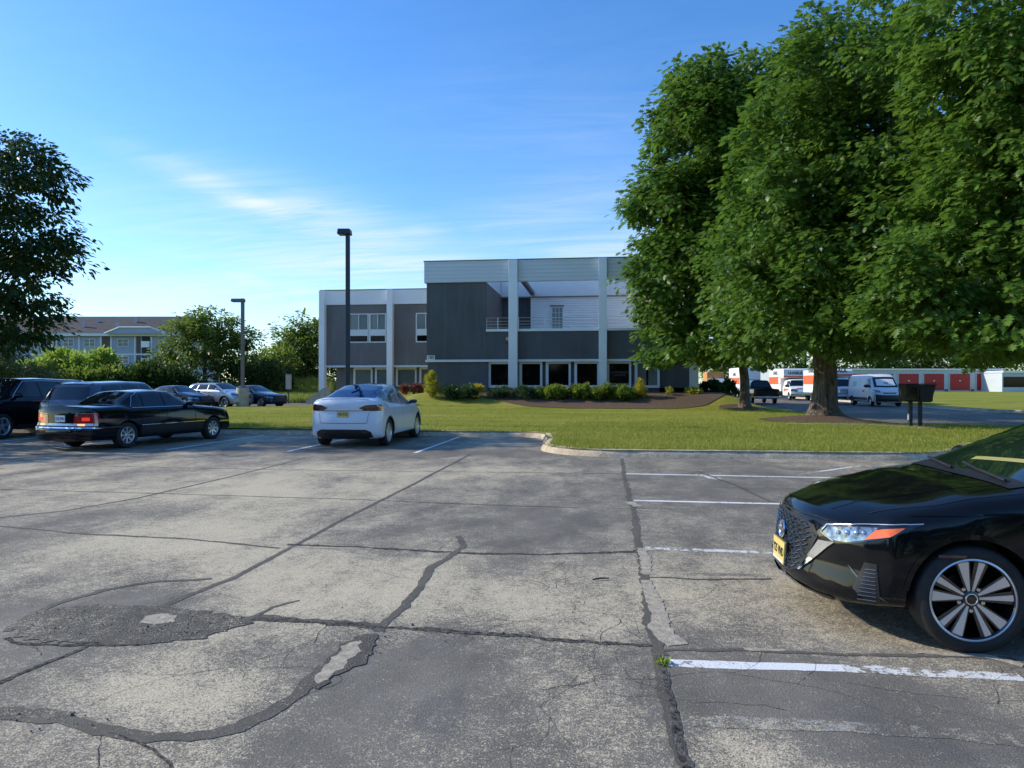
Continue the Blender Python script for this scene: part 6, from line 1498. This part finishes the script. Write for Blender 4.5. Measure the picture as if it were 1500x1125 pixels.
    # rear roller door and bumper
    rd = MB().box(x9-.02, x9-.003, -bw+.1, bw-.1, fl+.1, boxh-.2).build('rear_door', M['siding'], bo)
    MB().box(x9-.03, x9-.021, -bw+.1, bw-.1, 1.5, 2.1).build('rear_graphic', flat('teal_vinyl', (.12, .32, .38), .5), rd)
    MB().box(x9-.25, x9, -bw+.15, bw-.15, .42, .58).build('rear_bumper', M['plastic'], c.root)
    MB().box(x9+.1, -L/2+.2, -.45, .45, .5, fl-.003).build('chassis', M['plastic'], c.root)
    return c
box_truck('white and orange box truck facing out, right of the dark pickup', W(1174, 68.0, .03)+Vector((0, 1.5, 0)), math.radians(-90), 5.0, 3.1)
box_truck('white and orange box truck half hidden between the oak trunk and the white van', W(1240, 54.5, .03)+Vector((0, 1.5, 0)), math.radians(-90), 4.4, 2.75)
def rearbox():
    c = box_truck('white box truck with teal panel, turned away behind the thin oak trunk', W(1100, 80, .03)+Vector((0, 7.6, 0)), math.radians(90), 5.6, 3.45)
    return c
rearbox()
def pickup():
    L, Wd, H_ = 5.7, 1.98, 1.88; hw = Wd/2
    def r(x, top, w, yr=.7, belt=1.10, zb=.42): return (x, zb, hw*w, hw*w*.975, min(belt, top-.1), hw*w*.93, min(belt, top-.1)+.06, hw*w*yr, top-.04, top)
    K = [r(L/2, 1.08, .9), r(L/2-.3, 1.16, .97), r(L/2-1.3, 1.2, 1), r(L/2-1.95, H_-.06, 1, .64), r(L/2-2.3, H_, 1, .66), r(L/2-3.5, H_, 1, .66), r(L/2-3.85, 1.25, 1, .80, 1.15), r(L/2-3.95, 1.22, 1, .86, 1.14), r(-L/2, 1.22, .99, .86, 1.14)]
    c = Car('pickup_truck', 'dark pickup truck seen from behind at the left edge of the drive', 'pickup', W(1123, 55, .03)+Vector((0, 2.85, 0)), math.radians(90), L, Wd, K, [(.4, .06), (1.1, .05)], [(.4, .0), (1.2, .0)], .15, .03, (L/2-.95, -L/2+1.15), .39, .25, 'black_paint', rampr=.2, sk=1)
    c.wheels(style='five', rimr=.23)
    for sg in (1, -1):
        d = (0, sg, 0)
        c.patch('side_window', [(L/2-1.75, 0, 1.2), (L/2-2.1, 0, 1.72), (L/2-2.6, 0, 1.76), (L/2-2.6, 0, 1.2)], d, 'glass'); c.patch('side_window', [(L/2-2.68, 0, 1.2), (L/2-2.68, 0, 1.76), (L/2-3.4, 0, 1.72), (L/2-3.5, 0, 1.2)], d, 'glass')
        c.mirror(L/2-1.7, 1.2, sg, 'plastic', 1.5)
        c.patch('tail_light', [(-L/2, sg*.80, .78), (-L/2, sg*.80, 1.1), (-L/2, sg*.95, 1.1), (-L/2, sg*.95, .78)], (-1, sg*.2, 0), 'red_lens', .008)
    c.patch('rear_window', [(L/2-3.7, -.62, 1.30), (L/2-3.7, .62, 1.30), (L/2-3.55, .54, 1.74), (L/2-3.55, -.54, 1.74)], (-.9, 0, .4), 'glass', .006)
    c.patch('bed_opening', [(L/2-4.05, -.78, 1.2), (L/2-4.05, .78, 1.2), (-L/2+.08, .78, 1.2), (-L/2+.08, -.78, 1.2)], (0, 0, 1), 'plastic', .006, .1)
    c.strip('tailgate_gap', [(-L/2, -.76, 1.12), (-L/2, -.76, .68), (-L/2, .76, .68), (-L/2, .76, 1.12)], (-1, 0, 0), 'gap', .015)
    bb = MB().box(-L/2-.16, -L/2+.02, -.95, .95, .46, .62).build('rear_bumper', M['chrome'], c.root, bevel=.02)
    c.plate(-L/2-.17, 0, .56, 'plate_white', 'XGR 41P')
pickup()
# orange machine half seen behind dark bushes
p = W(1046, 95, .0)
ob = thing('orange_truck', 'orange vehicle half hidden by foliage right of the office', 'truck', p, math.radians(-90))
MB().box(-2.4, 1.2, -1.1, 1.1, .8, 3.2).build('cargo_box', M['amber_lens'] if False else flat('dull_orange', (.55, .24, .06), .6, .15, 1), ob, bevel=.05)
MB().prism([(1.25, .5), (3.0, .5), (3.0, 1.3), (2.3, 1.45), (1.9, 2.3), (1.25, 2.3)], 'y', -1, 1).build('cab', M['truck_white'], ob, bevel=.05)
for x in (2.3, -1.4):
    for y in (-.95, .95): MB().lathe([(0, -.12), (.42, -.12), (.45, 0), (.42, .12), (0, .12)], 20, 'y', 0, False, (x, y, .45)).build('wheel', M['rubber'], ob)
